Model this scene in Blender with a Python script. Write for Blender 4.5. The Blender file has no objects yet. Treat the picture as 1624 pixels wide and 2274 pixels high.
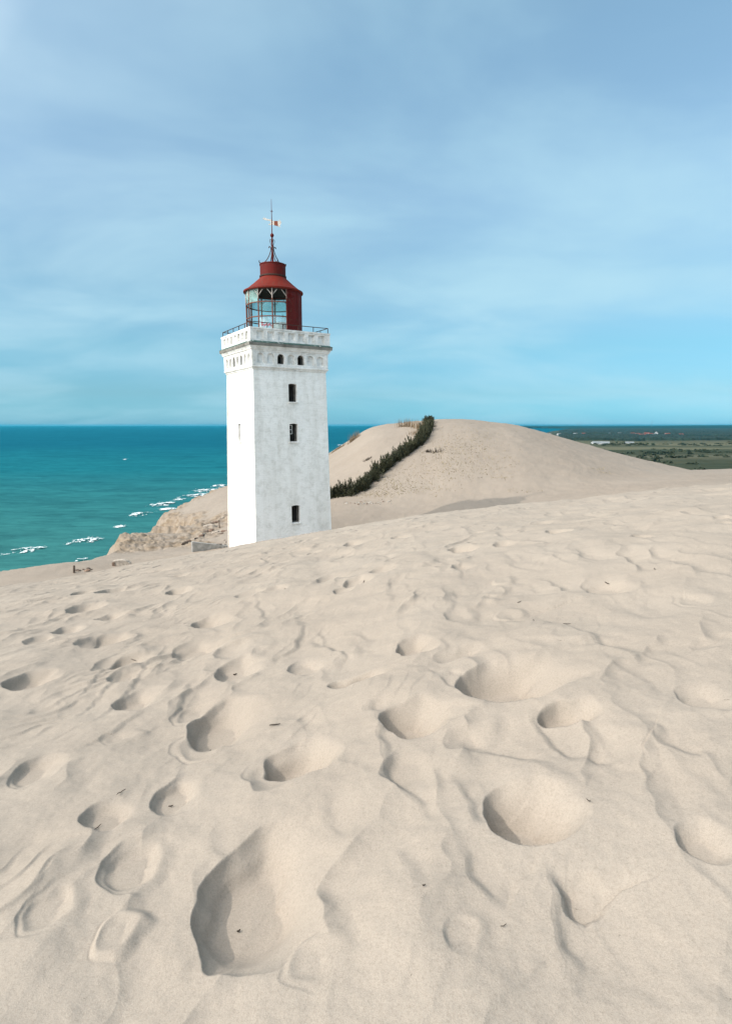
import bpy, math, random
import numpy as np
from mathutils import Vector, Matrix
from mathutils.geometry import tessellate_polygon

random.seed(7)
RNG = np.random.default_rng(11)
sc = bpy.context.scene
C = sc.collection
PI = math.pi

# ------------------------------------------------------------------ camera, sky, sun, exposure
PITCH = math.radians(8.457)
FPX = 1298.0                       # focal length in pixels of a 1624 x 2273 picture
cam_d = bpy.data.cameras.new("camera")
cam = bpy.data.objects.new("camera", cam_d)
C.objects.link(cam)
cam.location = (0, 0, 0)
cam.rotation_euler = (PI / 2 - PITCH, 0, 0)
cam_d.sensor_fit = 'VERTICAL'
cam_d.sensor_height = 24.0
cam_d.lens = FPX / 2273.0 * 24.0
cam_d.clip_start = 0.05
cam_d.clip_end = 200000.0
sc.camera = cam

SUN_EL = math.radians(38)
SUN_AZ = (-0.891, -0.454)           # horizontal direction towards the sun
SUN_STR = 2.0
SKY_STR = 0.15
sun_d = bpy.data.lights.new("sun", 'SUN')
sun_d.energy = SUN_STR
sun_d.angle = math.radians(0.53)
sun_d.color = (1.0, 0.93, 0.84)
sun = bpy.data.objects.new("sun", sun_d)
C.objects.link(sun)
_s = Vector((SUN_AZ[0], SUN_AZ[1], 0)).normalized() * math.cos(SUN_EL) + Vector((0, 0, math.sin(SUN_EL)))
sun.rotation_euler = _s.to_track_quat('Z', 'Y').to_euler()

world = bpy.data.worlds.new("World")
sc.world = world
world.use_nodes = True
wn, wl = world.node_tree.nodes, world.node_tree.links
wn.clear()
w_out = wn.new('ShaderNodeOutputWorld')
w_bg = wn.new('ShaderNodeBackground')
w_bg.inputs['Strength'].default_value = SKY_STR
sky = wn.new('ShaderNodeTexSky')
sky.sky_type = 'NISHITA'
sky.sun_disc = False
sky.sun_elevation = SUN_EL
sky.sun_rotation = math.atan2(SUN_AZ[0], SUN_AZ[1])
sky.altitude = 60
sky.air_density = 1.0
sky.dust_density = 0.6
sky.ozone_density = 2.0
w_tc = wn.new('ShaderNodeTexCoord')
w_sep = wn.new('ShaderNodeSeparateXYZ')
wl.new(w_tc.outputs['Generated'], w_sep.inputs[0])
# hue of the sky by height above the horizon (thin haze low, deeper blue high)
w_tint = wn.new('ShaderNodeValToRGB')
el = w_tint.color_ramp.elements
el[0].position, el[0].color = 0.0, (0.17, 0.54, 0.96, 1)
el[1].position, el[1].color = 0.85, (0.98, 1.10, 0.98, 1)
for p, c in ((0.05, (0.23, 0.47, 0.65, 1)), (0.12, (0.32, 0.57, 0.63, 1)), (0.22, (0.60, 0.76, 0.72, 1)), (0.34, (0.92, 1.0, 0.90, 1)), (0.5, (0.94, 1.09, 0.98, 1))):
    e = el.new(p); e.color = c
wl.new(w_sep.outputs['Z'], w_tint.inputs[0])
w_mul = wn.new('ShaderNodeMix'); w_mul.data_type = 'RGBA'; w_mul.blend_type = 'MULTIPLY'
w_mul.inputs[0].default_value = 1.0
wl.new(sky.outputs[0], w_mul.inputs[6]); wl.new(w_tint.outputs[0], w_mul.inputs[7])
# thin cirrus: the direction projected on a high plane, stretched
w_add = wn.new('ShaderNodeMath'); w_add.operation = 'ADD'; w_add.inputs[1].default_value = 0.22
wl.new(w_sep.outputs['Z'], w_add.inputs[0])
w_dx = wn.new('ShaderNodeMath'); w_dx.operation = 'DIVIDE'
w_dy = wn.new('ShaderNodeMath'); w_dy.operation = 'DIVIDE'
wl.new(w_sep.outputs['X'], w_dx.inputs[0]); wl.new(w_add.outputs[0], w_dx.inputs[1])
wl.new(w_sep.outputs['Y'], w_dy.inputs[0]); wl.new(w_add.outputs[0], w_dy.inputs[1])
w_cmb = wn.new('ShaderNodeCombineXYZ')
wl.new(w_dx.outputs[0], w_cmb.inputs[0]); wl.new(w_dy.outputs[0], w_cmb.inputs[1])
w_map = wn.new('ShaderNodeMapping')
w_map.inputs['Rotation'].default_value = (0, 0, math.radians(-14))
w_map.inputs['Scale'].default_value = (0.85, 1.25, 1.0)
wl.new(w_cmb.outputs[0], w_map.inputs[0])
w_n1 = wn.new('ShaderNodeTexNoise')
w_n1.inputs['Scale'].default_value = 1.25; w_n1.inputs['Detail'].default_value = 5
w_n1.inputs['Roughness'].default_value = 0.52; w_n1.inputs['Distortion'].default_value = 0.35
wl.new(w_map.outputs[0], w_n1.inputs['Vector'])
w_r = wn.new('ShaderNodeValToRGB')
w_r.color_ramp.elements[0].position, w_r.color_ramp.elements[0].color = 0.32, (0.16, 0.16, 0.16, 1)
w_r.color_ramp.elements[1].position, w_r.color_ramp.elements[1].color = 0.74, (0.76, 0.76, 0.76, 1)
w_r.color_ramp.interpolation = 'EASE'
wl.new(w_n1.outputs[0], w_r.inputs[0])
w_lift = wn.new('ShaderNodeMix'); w_lift.data_type = 'RGBA'
w_low = wn.new('ShaderNodeMapRange'); w_low.inputs['From Max'].default_value = 0.16; w_low.inputs['To Min'].default_value = 0.5
wl.new(w_sep.outputs['Z'], w_low.inputs[0])
w_cf = wn.new('ShaderNodeMath'); w_cf.operation = 'MULTIPLY'
wl.new(w_r.outputs[0], w_cf.inputs[0]); wl.new(w_low.outputs[0], w_cf.inputs[1])
wl.new(w_cf.outputs[0], w_lift.inputs[0])
wl.new(w_mul.outputs[2], w_lift.inputs[6])
# cloud brightens towards the sun; unseen glow behind camera boosted as added fill
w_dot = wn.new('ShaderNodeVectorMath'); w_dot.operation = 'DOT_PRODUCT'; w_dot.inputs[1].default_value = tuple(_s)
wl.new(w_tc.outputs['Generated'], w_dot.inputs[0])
w_cloud_fill = wn.new('ShaderNodeValToRGB')
w_cloud_fill.color_ramp.elements[0].position, w_cloud_fill.color_ramp.elements[0].color = 0.0, (0.265, 0.41, 0.475, 1)
w_cloud_fill.color_ramp.elements[1].position, w_cloud_fill.color_ramp.elements[1].color = 0.9, (4.2, 4.0, 3.7, 1)
_e = w_cloud_fill.color_ramp.elements.new(0.30); _e.color = (0.29, 0.40, 0.47, 1)
_e = w_cloud_fill.color_ramp.elements.new(0.55); _e.color = (1.1, 1.15, 1.15, 1)
wl.new(w_dot.outputs['Value'], w_cloud_fill.inputs[0])
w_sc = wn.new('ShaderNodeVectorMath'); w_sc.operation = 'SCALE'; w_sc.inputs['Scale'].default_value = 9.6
wl.new(w_cloud_fill.outputs[0], w_sc.inputs[0])
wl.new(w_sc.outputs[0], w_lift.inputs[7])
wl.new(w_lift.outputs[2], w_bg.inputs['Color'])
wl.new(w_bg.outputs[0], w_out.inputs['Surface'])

sc.view_settings.view_transform = 'Standard'
sc.view_settings.look = 'None'
sc.view_settings.gamma = 1.0
sc.view_settings.exposure = 0.45
sc.cycles.max_bounces = 8
sc.cycles.transparent_max_bounces = 16
sc.cycles.use_denoising = True

# ------------------------------------------------------------------ helpers
CT, ST = math.cos(PITCH), math.sin(PITCH)
def ray(px, py):
    """direction of a picture point as (x / y, z / y)"""
    v = np.asarray(py, float) - 1136.5
    yy = FPX * CT - v * ST
    return (np.asarray(px, float) - 812.0) / yy, (-FPX * ST - v * CT) / yy

def tag(o, label=None, cat=None, group=None, kind=None):
    if label: o['label'] = label
    if cat: o['category'] = cat
    if group: o['group'] = group
    if kind: o['kind'] = kind
    return o

def empty(name, loc, rz=0.0, **k):
    o = bpy.data.objects.new(name, None)
    C.objects.link(o)
    o.location = loc
    o.rotation_euler = (0, 0, rz)
    o.empty_display_size = 0.2
    tag(o, **k)
    return o

def mesh_np(name, verts, faces, mat, parent=None, smooth=True, attrs=None, mats=None, mat_idx=None):
    """faces: (n,4) or (n,3) int array, or a list of index lists"""
    me = bpy.data.meshes.new(name)
    verts = np.asarray(verts, np.float32).reshape(-1, 3)
    me.vertices.add(len(verts))
    me.vertices.foreach_set('co', verts.ravel())
    if isinstance(faces, np.ndarray):
        n, k = faces.shape
        loops = faces.astype(np.int32).ravel()
        starts = np.arange(0, n * k, k, dtype=np.int32)
    else:
        n = len(faces)
        lens = [len(f) for f in faces]
        loops = np.array([i for f in faces for i in f], np.int32)
        starts = np.concatenate([[0], np.cumsum(lens)[:-1]]).astype(np.int32)
    me.loops.add(len(loops))
    me.loops.foreach_set('vertex_index', loops)
    me.polygons.add(n)
    me.polygons.foreach_set('loop_start', starts)
    me.polygons.foreach_set('use_smooth', np.full(n, smooth, bool))
    if mat_idx is not None:
        me.polygons.foreach_set('material_index', np.asarray(mat_idx, np.int32))
    me.update(calc_edges=True)
    me.validate()
    for an, av in (attrs or {}).items():
        a = me.attributes.new(an, 'FLOAT', 'POINT')
        a.data.foreach_set('value', np.asarray(av, np.float32).ravel())
    for m in (mats or [mat]):
        me.materials.append(m)
    o = bpy.data.objects.new(name, me)
    C.objects.link(o)
    if parent is not None: o.parent = parent
    return o

class MB:
    """collects shapes, then links them as one mesh object"""
    def __init__(s): s.v, s.f, s.mi, s.cur = [], [], [], 0
    def add(s, vs, fs):
        b = len(s.v)
        s.v.extend([tuple(v) for v in vs])
        for f in fs:
            s.f.append([b + i for i in f]); s.mi.append(s.cur)
    def box(s, c, d, rz=0.0, M=None):
        x, y, z = d[0] / 2, d[1] / 2, d[2] / 2
        vs = [Vector((a * x, b * y, e * z)) for a in (-1, 1) for b in (-1, 1) for e in (-1, 1)]
        R = M if M is not None else Matrix.Rotation(rz, 3, 'Z')
        vs = [R @ v + Vector(c) for v in vs]
        s.add(vs, [(0, 1, 3, 2), (4, 6, 7, 5), (0, 4, 5, 1), (2, 3, 7, 6), (0, 2, 6, 4), (1, 5, 7, 3)])
    def tube(s, pts, rad, n=8, cap=True):
        pts = [Vector(p) for p in pts]
        if not isinstance(rad, (list, tuple)): rad = [rad] * len(pts)
        up = None; vs = []; fs = []
        for i, p in enumerate(pts):
            t = (pts[min(i + 1, len(pts) - 1)] - pts[max(i - 1, 0)]).normalized()
            if up is None:
                up = Vector((0, 0, 1)) if abs(t.z) < 0.9 else Vector((1, 0, 0))
            a = t.cross(up).normalized(); b = t.cross(a).normalized(); up = b.cross(t) if False else up
            for k in range(n):
                q = 2 * PI * k / n
                vs.append(p + (a * math.cos(q) + b * math.sin(q)) * rad[i])
        for i in range(len(pts) - 1):
            for k in range(n):
                fs.append((i * n + k, i * n + (k + 1) % n, (i + 1) * n + (k + 1) % n, (i + 1) * n + k))
        if cap:
            fs.append(tuple(range(n))[::-1]); fs.append(tuple(range((len(pts) - 1) * n, len(pts) * n)))
        s.add(vs, fs)
    def lathe(s, prof, n=48, c=(0, 0, 0), a0=0.0, a1=2 * PI):
        full = abs(a1 - a0 - 2 * PI) < 1e-6
        m = n if full else n + 1
        vs, fs = [], []
        for r, z in prof:
            for k in range(m):
                q = a0 + (a1 - a0) * k / n
                vs.append((c[0] + r * math.cos(q), c[1] + r * math.sin(q), c[2] + z))
        for i in range(len(prof) - 1):
            for k in range(n):
                k2 = (k + 1) % m
                fs.append((i * m + k, i * m + k2, (i + 1) * m + k2, (i + 1) * m + k))
        s.add(vs, fs)
    def square(s, prof):
        """square ring lathe: prof of (half width, z)"""
        vs, fs = [], []
        for h, z in prof:
            vs += [(-h, -h, z), (h, -h, z), (h, h, z), (-h, h, z)]
        for i in range(len(prof) - 1):
            for k in range(4):
                fs.append((i * 4 + k, i * 4 + (k + 1) % 4, i * 4 + 4 + (k + 1) % 4, i * 4 + 4 + k))
        s.add(vs, fs)
    def build(s, name, mat, parent=None, smooth=False, angle=None, mats=None):
        o = mesh_np(name, s.v, s.f, mat, parent, smooth, mats=mats, mat_idx=s.mi if mats else None)
        if angle is not None:
            me = o.data
            me.polygons.foreach_set('use_smooth', np.full(len(me.polygons), True))
            me.set_sharp_from_angle(angle=math.radians(angle))
        return o

# ------------------------------------------------------------------ noise (numpy gradient noise)
def perlin(x, y, seed=0):
    x = np.asarray(x, np.float64); y = np.asarray(y, np.float64)
    xi = np.floor(x).astype(np.int64); yi = np.floor(y).astype(np.int64)
    xf = x - xi; yf = y - yi
    def g(ix, iy, fx, fy):
        h = (ix * 374761393 + iy * 668265263 + seed * 974634577) & 0x7fffffff
        h = ((h ^ (h >> 13)) * 1274126177) & 0x7fffffff
        h = h ^ (h >> 16)
        a = (h & 1023) * (2 * PI / 1024)
        return np.cos(a) * fx + np.sin(a) * fy
    u = xf * xf * xf * (xf * (xf * 6 - 15) + 10); v = yf * yf * yf * (yf * (yf * 6 - 15) + 10)
    n00 = g(xi, yi, xf, yf); n10 = g(xi + 1, yi, xf - 1, yf)
    n01 = g(xi, yi + 1, xf, yf - 1); n11 = g(xi + 1, yi + 1, xf - 1, yf - 1)
    a = n00 + u * (n10 - n00); b = n01 + u * (n11 - n01)
    return (a + v * (b - a)) * 1.5
def fbm(x, y, oct=4, seed=0, gain=0.5):
    s = 0; a = 1.0
    for o in range(oct):
        s = s + a * perlin(x * 2 ** o, y * 2 ** o, seed + o * 17); a *= gain
    return s
def sstep(a, b, x):
    t = np.clip((x - a) / (b - a), 0, 1)
    return t * t * (3 - 2 * t)
def pchip(xs, ys):
    xs = np.array(xs, float); ys = np.array(ys, float)
    h = np.diff(xs); d = np.diff(ys) / h
    m = np.zeros(len(xs)); m[0], m[-1] = d[0], d[-1]
    for i in range(1, len(xs) - 1):
        m[i] = (h[i] * d[i - 1] + h[i - 1] * d[i]) / (h[i] + h[i - 1])
    def f(x):
        x = np.clip(np.asarray(x, float), xs[0], xs[-1])
        i = np.clip(np.searchsorted(xs, x) - 1, 0, len(xs) - 2)
        t = (x - xs[i]) / h[i]
        return ((2 * t ** 3 - 3 * t ** 2 + 1) * ys[i] + (t ** 3 - 2 * t ** 2 + t) * h[i] * m[i]
                + (-2 * t ** 3 + 3 * t ** 2) * ys[i + 1] + (t ** 3 - t ** 2) * h[i] * m[i + 1])
    return f

# ------------------------------------------------------------------ the land: heights
EYE = 1.55
# brow of the near dune: picture point and distance
BROW = [(-260, 1332, 15), (0, 1304, 16), (164, 1281, 17), (340, 1247, 19), (506, 1217, 20), (568, 1205, 20), (735, 1177, 19),
        (900, 1149, 17), (1050, 1130, 16), (1200, 1115, 15), (1460, 1088, 13.5), (1624, 1074, 13), (1900, 1052, 12)]
bt, bz = ray([b[0] for b in BROW], [b[1] for b in BROW])
f_bz = pchip(bt, bz); f_by = pchip(bt, [b[2] for b in BROW])
def near_dune(x, y):
    yp = np.maximum(y, 0.0)
    t = x / np.sqrt(yp * yp + 6.0)
    yc = f_by(t); k = EYE / yc ** 2; m = (f_bz(t) * yc + 2 * EYE) / yc
    over = np.maximum(yp - yc * 1.05, 0)
    return -EYE + m * yp - k * yp ** 2 - 0.004 * over ** 2

PLAT = [(100, 1256, 36), (164, 1252, 36.5), (272, 1254, 37.5), (225, 1245, 40), (450, 1224, 43), (506, 1212, 46), (400, 1216, 49),
        (487, 1174, 60), (440, 1190, 58), (310, 1184, 58), (335, 1184, 60), (345, 1170, 66), (375, 1172, 68), (420, 1160, 76),
        (380, 1144, 90), (414, 1120, 97), (450, 1113, 100), (505, 1108, 106), (480, 1142, 80), (520, 1150, 72),
        (735, 1122, 59), (800, 1120, 58), (870, 1118, 57), (950, 1118, 56), (1010, 1123, 52), (1133, 1119, 51), (1300, 1104, 50),
        (1600, 1088, 45)]
P = []
for px, py, Y in PLAT:
    t, tz = ray(px, py); P.append((t * Y, Y, tz * Y))
P += [(-6.5, 43, -8.8), (-3, 39, -9.0), (-1.5, 44, -8.9), (0, 47, -8.9), (3, 46, -8.7), (3, 50, -8.5), (-3, 50, -8.9), (6, 47, -8.0), (10, 48, -7.3), (-12, 39, -9.2), (-15, 20, -9.3), (-28, 24, -9.8), (0, 25, -8.3), (15, 25, -7.4), (32, 28, -7),
      (0, 150, -16), (60, 150, -14), (-30, 140, -18), (60, 40, -7), (70, 70, -7), (-45, 36, -10.5), (-60, 60, -14)]
P = np.array(P)
def tps_k(r): return np.where(r > 1e-9, r * r * np.log(np.maximum(r, 1e-9)), 0.0)
n_ = len(P)
K = np.zeros((n_ + 3, n_ + 3))
K[:n_, :n_] = tps_k(np.hypot(P[:, 0][:, None] - P[:, 0], P[:, 1][:, None] - P[:, 1])) + np.eye(n_) * 2.0
K[:n_, n_] = 1; K[:n_, n_ + 1:] = P[:, :2]; K[n_:, :n_] = K[:n_, n_:].T
W = np.linalg.solve(K, np.concatenate([P[:, 2], [0, 0, 0]]))
def plateau(x, y):
    s = W[n_] + W[n_ + 1] * x + W[n_ + 2] * y
    for i in range(n_):
        s = s + W[i] * tps_k(np.hypot(x - P[i, 0], y - P[i, 1]))
    return s

RIDGE = [(-260, 1400, 100, 70), (300, 1290, 104, 70), (380, 1170, 104, 70), (449, 1116, 104, 72), (505, 1106, 106, 72), (620, 1052, 106, 68),
         (731, 1004, 104, 63), (760, 987, 103, 62), (790, 968, 102, 61), (820, 950, 101, 60), (850, 942, 100, 59), (890, 938, 98, 58),
         (950, 932, 95, 57), (990, 929.5, 93, 56), (1040, 931, 91, 55), (1100, 937.5, 90, 54), (1160, 947, 88, 53),
         (1230, 966, 86, 52), (1300, 986.5, 84, 51), (1380, 1008, 82, 50), (1460, 1027, 80, 49), (1624, 1066, 77, 47), (1900, 1118, 72, 45)]
rt, rz_ = ray([r[0] for r in RIDGE], [r[1] for r in RIDGE])
f_rz = pchip(rt, rz_); f_ry = pchip(rt, [r[2] for r in RIDGE]); f_rb = pchip(rt, [r[3] for r in RIDGE])
f_base = pchip(*[(lambda a: a)(v) for v in (
    [ray(p, 1000)[0] for p in (-260, 380, 505, 735, 900, 1050, 1300, 1624, 1900)], [-16, -13.5, -11, -7.6, -7.2, -7.0, -6.8, -6.6, -6.6])])
def far_dune(x, y):
    t = x / np.maximum(y, 1.0)
    yc = f_ry(t); yb = f_rb(t); zb = f_base(t); zc = np.maximum(f_rz(t) * yc, zb + 0.05)
    s = (y - yb) / (yc - yb)
    S = np.where(s < 0, s * 1.6, s * (1.75 - 0.75 * s))
    slope = f_rz(t)
    over = np.maximum(s - 1, 0)
    # beyond the crest it falls away to the plain
    return zb + (zc - zb) * np.where(s > 1, 1 + 0.2 * over, S) - np.where(s > 1, (0.55 * over + 1.5 * over ** 2) * 7.0, 0) + slope * 0

EDGE = [(-60, 6), (-31, 31), (-20.6, 36.3), (-19.4, 40.5), (-20.5, 48), (-23.4, 55.5), (-23.2, 59), (-20.5, 61.5), (-20.8, 64.5),
        (-25, 66.5), (-24.4, 69.5), (-21.5, 72), (-22.5, 78), (-29, 86), (-31.4, 90), (-31, 96), (-29, 101), (-26, 109), (-18, 116),
        (-6.9, 112), (0, 122), (12, 150), (40, 260)]
def cliff_d(x, y):
    """signed distance to the cliff edge, + inland"""
    best = np.full(np.shape(x), 1e9); sgn = np.ones(np.shape(x))
    for (ax, ay), (bx, by) in zip(EDGE[:-1], EDGE[1:]):
        dx, dy = bx - ax, by - ay
        q = np.clip(((x - ax) * dx + (y - ay) * dy) / (dx * dx + dy * dy), 0, 1)
        d = np.hypot(x - ax - q * dx, y - ay - q * dy)
        s = np.where(dx * (y - ay) - dy * (x - ax) < 0, 1.0, -1.0)
        m = d < best - 1e-9
        best = np.where(m, d, best); sgn = np.where(m, s, sgn)
    return best * sgn

def smax(a, b, k):
    h = np.clip(0.5 + 0.5 * (a - b) / k, 0, 1)
    return b + (a - b) * h + k * h * (1 - h)

# eroded clay bank with laminations, left of the tower
BANK = [(150, 1270, 34), (405, 1212, 50), (425, 1196, 55), (450, 1180, 59), (480, 1160, 66), (512, 1135, 74)]
bank_pts = [(float(ray(a, b)[0]) * Y, Y) for a, b, Y in BANK[1:]]
bank_more = [([(float(ray(a, b)[0]) * Y, Y) for a, b, Y in l], rw) for l, rw in (([(250, 1232, 47), (290, 1210, 52), (322, 1196, 56), (345, 1222, 49)], 2.6), ([(342, 1174, 65), (366, 1179, 65)], 1.3))]
def seg_d(x, y, pts):
    best = np.full(np.shape(x), 1e9)
    for (ax, ay), (bx, by) in zip(pts[:-1], pts[1:]):
        dx, dy = bx - ax, by - ay
        q = np.clip(((x - ax) * dx + (y - ay) * dy) / (dx * dx + dy * dy), 0, 1)
        best = np.minimum(best, np.hypot(x - ax - q * dx, y - ay - q * dy))
    return best

def back_land(x, y):
    z = smax(plateau(x, y), far_dune(x, y), 0.5)
    # broad wind-blown unevenness
    z = z + 0.10 * fbm(x / 5.0, y / 5.0, 3, 5)
    d = cliff_d(x, y) + 0.9 * fbm(x / 3.2, y / 3.2, 4, 31) * sstep(44, 54, y)
    bank = 1 - sstep(0.9, 2.8, seg_d(x, y, bank_pts) + 1.5 * perlin(x / 2.5, y / 2.5, 77))
    for bp_, rw in bank_more:
        bank = np.maximum(bank, 1 - sstep(0.4 * rw, rw, seg_d(x, y, bp_) + 1.1 * perlin(x / 2.0, y / 2.0, 78)))
    bank = bank * sstep(44, 48, y)
    edge = sstep(46, 54, y) * (1 - sstep(0.2, 2.4, d + 1.3 * perlin(x / 3, y / 3, 9)))
    edge = edge * (1 - sstep(108, 116, y))
    clay = np.clip(np.maximum(bank, edge), 0, 1)
    # laminated ledges: heights pulled towards steps
    st = 0.42
    zn = z / st + 0.8 * fbm(x / 4, y / 4, 3, 3)
    fr = zn - np.floor(zn)
    zl = z + st * (sstep(0.25, 0.9, fr) - fr) * 0.9 + 0.30 * np.abs(fbm(x / 1.4, y / 1.4, 4, 21))
    z = z * (1 - clay) + zl * clay
    out = np.maximum(-d, 0)
    gul = 1 + 0.35 * fbm(x / 1.7, y / 1.7, 4, 41)
    z = z - np.where(out > 0, 1.25 * out * gul, 0)
    z = np.maximum(z, -64)
    return z, np.clip(np.maximum(clay, sstep(0.05, 0.6, out) * sstep(42, 52, y)), 0, 1)

FAR = {}
def land_base(x, y):
    """smooth land (no ripples)"""
    x = np.asarray(x, float); y = np.asarray(y, float)
    zn = near_dune(x, y)
    if np.max(y) < 20:
        FAR['v'] = np.zeros(np.shape(zn)); return zn, np.zeros(np.shape(zn))
    zb, clay = back_land(x, y)
    w = sstep(20, 24, y)
    z = np.where(y < 20, zn, zn * (1 - w) + smax(zn, zb, 0.35) * w)
    clay = np.where(zn > zb - 0.2, 0, clay) * w
    FAR['v'] = w * sstep(-0.3, 0.4, zb - zn)
    return z, clay

def hit(px, py, y0=0.4, y1=200.0, n=5000):
    """where a line of sight first meets the smooth land"""
    t, tz = ray(px, py)
    Y = np.geomspace(y0, y1, n)
    z, _ = land_base(t * Y, Y)
    i = int(np.argmax(z >= tz * Y))
    return float(t * Y[i]), float(Y[i]), float(z[i])

# ------------------------------------------------------------------ pits and scours in the near dune
# left, right, top, bottom in the picture; depth factor; steepness of the gentle side; rotation (deg)
PITS = [
    (446, 775, 1790, 2100, 1.1, 1.15, -6, 0.265, 0.37), (572, 780, 1612, 1738, 1.35, 1.1, 10, 0.215, 0.20), (535, 690, 1655, 1745, 0.5, 1.0, 15),
    (412, 612, 1540, 1640, 1.0, 1.0, 0), (384, 500, 1533, 1600, 0.6, 1.0, -15), (380, 530, 1585, 1690, 0.45, 1.0, 30),
    (1035, 1330, 1695, 1890, 1.45, 1.1, 6, 0.215, 0.20), (345, 470, 1700, 1798, 1.0, 1.1, -8), (244, 345, 1435, 1492, 1.0, 1.0, 0),
    (208, 300, 1445, 1492, 0.5, 0.7, 0), (205, 300, 1393, 1435, 0.85, 1.0, 10), (174, 270, 1398, 1443, 0.6, 0.9, 10),
    (480, 600, 1445, 1508, 0.8, 1.0, 0), (426, 520, 1355, 1398, 0.9, 1.1, 18), (640, 745, 1450, 1487, 0.7, 1.2, 0),
    (383, 520, 1400, 1462, 0.6, 1.3, 12), (257, 370, 1520, 1575, 0.8, 1.1, 8), (846, 1010, 1540, 1622, 1.35, 1.15, 8),
    (876, 980, 1398, 1458, 1.1, 1.2, -5), (1018, 1310, 1448, 1550, 0.95, 1.3, 4), (730, 870, 1488, 1512, 0.9, 1.2, 0),
    (217, 290, 1348, 1374, 0.95, 1.0, 8), (368, 430, 1302, 1322, 0.95, 1.0, 10), (1298, 1420, 1262, 1318, 0.8, 1.1, 6),
    (843, 980, 1635, 1750, 0.4, 0.8, 0), (1194, 1340, 1560, 1606, 0.9, 1.3, 6), (183, 330, 1760, 1835, 0.75, 1.1, 12),
    (230, 400, 1830, 1970, 0.8, 1.1, 0), (203, 340, 1985, 2110, 0.5, 1.1, 0),
    (994, 1060, 1206, 1228, 1.2, 1.2, 10), (1096, 1150, 1196, 1218, 0.7, 1.2, 0), (374, 425, 1270, 1280, 0.9, 1.0, 0),
    (328, 385, 1263, 1271, 0.8, 1.0, 10), (195, 270, 1290, 1304, 0.7, 1.0, 12), (220, 320, 1300, 1322, 0.55, 1.3, 14),
    (160, 225, 1311, 1324, 0.8, 1.0, 8), (150, 240, 1338, 1360, 0.7, 1.0, 10), (120, 200, 1378, 1398, 0.9, 1.0, 8),
    (868, 915, 1184, 1196, 0.7, 1.0, 0), (1040, 1085, 1172, 1182, 0.6, 1.0, 0), (700, 790, 1268, 1292, 0.35, 1.3, 0),
    (962, 1130, 1428, 1456, 0.35, 1.4, 5), (1090, 1180, 1340, 1370, 0.3, 1.2, 0), (980, 1120, 1600, 1660, 0.4, 1.3, -10),
    (620, 800, 2050, 2190, 0.4, 1.1, -20), (985, 1090, 2010, 2120, 0.3, 1.0, -25),
    (640, 720, 1340, 1362, 0.3, 1.2, 0), (1500, 1640, 1500, 1580, 0.6, 1.2, -5), (1500, 1600, 1300, 1340, 0.5, 1.2, 0),
    (20, 140, 1480, 1540, 0.8, 1.0, 8), (30, 150, 1650, 1750, 0.8, 1.0, 0), (1500, 1640, 1810, 1920, 0.8, 1.15, 0),
    (60, 130, 1400, 1425, 0.8, 1.0, 8), (50, 200, 1930, 2060, 0.6, 1.0, 0), 
    (1180, 1240, 1150, 1160, 0.6, 1.0, 0), (1310, 1370, 1140, 1152, 0.6, 1.0, 0), (1400, 1450, 1185, 1200, 0.5, 1.0, -10),
    (1210, 1270, 1176, 1190, 0.6, 1.0, -5), (760, 815, 1200, 1210, 0.6, 1.0, 0), (680, 720, 1222, 1230, 0.5, 1.0, 0),
    (830, 900, 1222, 1236, 0.4, 1.2, 0), (600, 650, 1245, 1254, 0.4, 1.0, 0), (1000, 1060, 1250, 1268, 0.4, 1.2, 0),
]
for _ in range(26):                              # faint old prints between the clear ones
    cx = random.uniform(200, 1640); f = random.random()
    cy = 1190 + 480 * f ** 1.5 - 0.05 * (cx - 800)
    w_ = 26 + 70 * f + random.uniform(0, 25)
    PITS.append((cx - w_ / 2, cx + w_ / 2, cy - w_ * 0.17, cy + w_ * 0.17, random.uniform(0.15, 0.4), 1.2, random.uniform(-12, 12)))
PIT = []
for (l, r, tp, bt_, dep, gen, rot, *ab) in PITS:
    cx, cy, cz = hit((l + r) / 2, (tp + bt_) / 2, 0.5, 30, 3000)
    _, yt, _ = hit((l + r) / 2, tp, 0.5, 30, 3000)
    _, yb, _ = hit((l + r) / 2, bt_, 0.5, 30, 3000)
    D = cy * CT - cz * ST
    a = (r - l) / 2 * D / FPX
    b = max(min(abs(yt - yb) / 2, a * 1.25), a * 0.35)
    if ab: a, b = ab
    PIT.append((cx, cy, a, b, dep, gen, math.radians(rot)))

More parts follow.
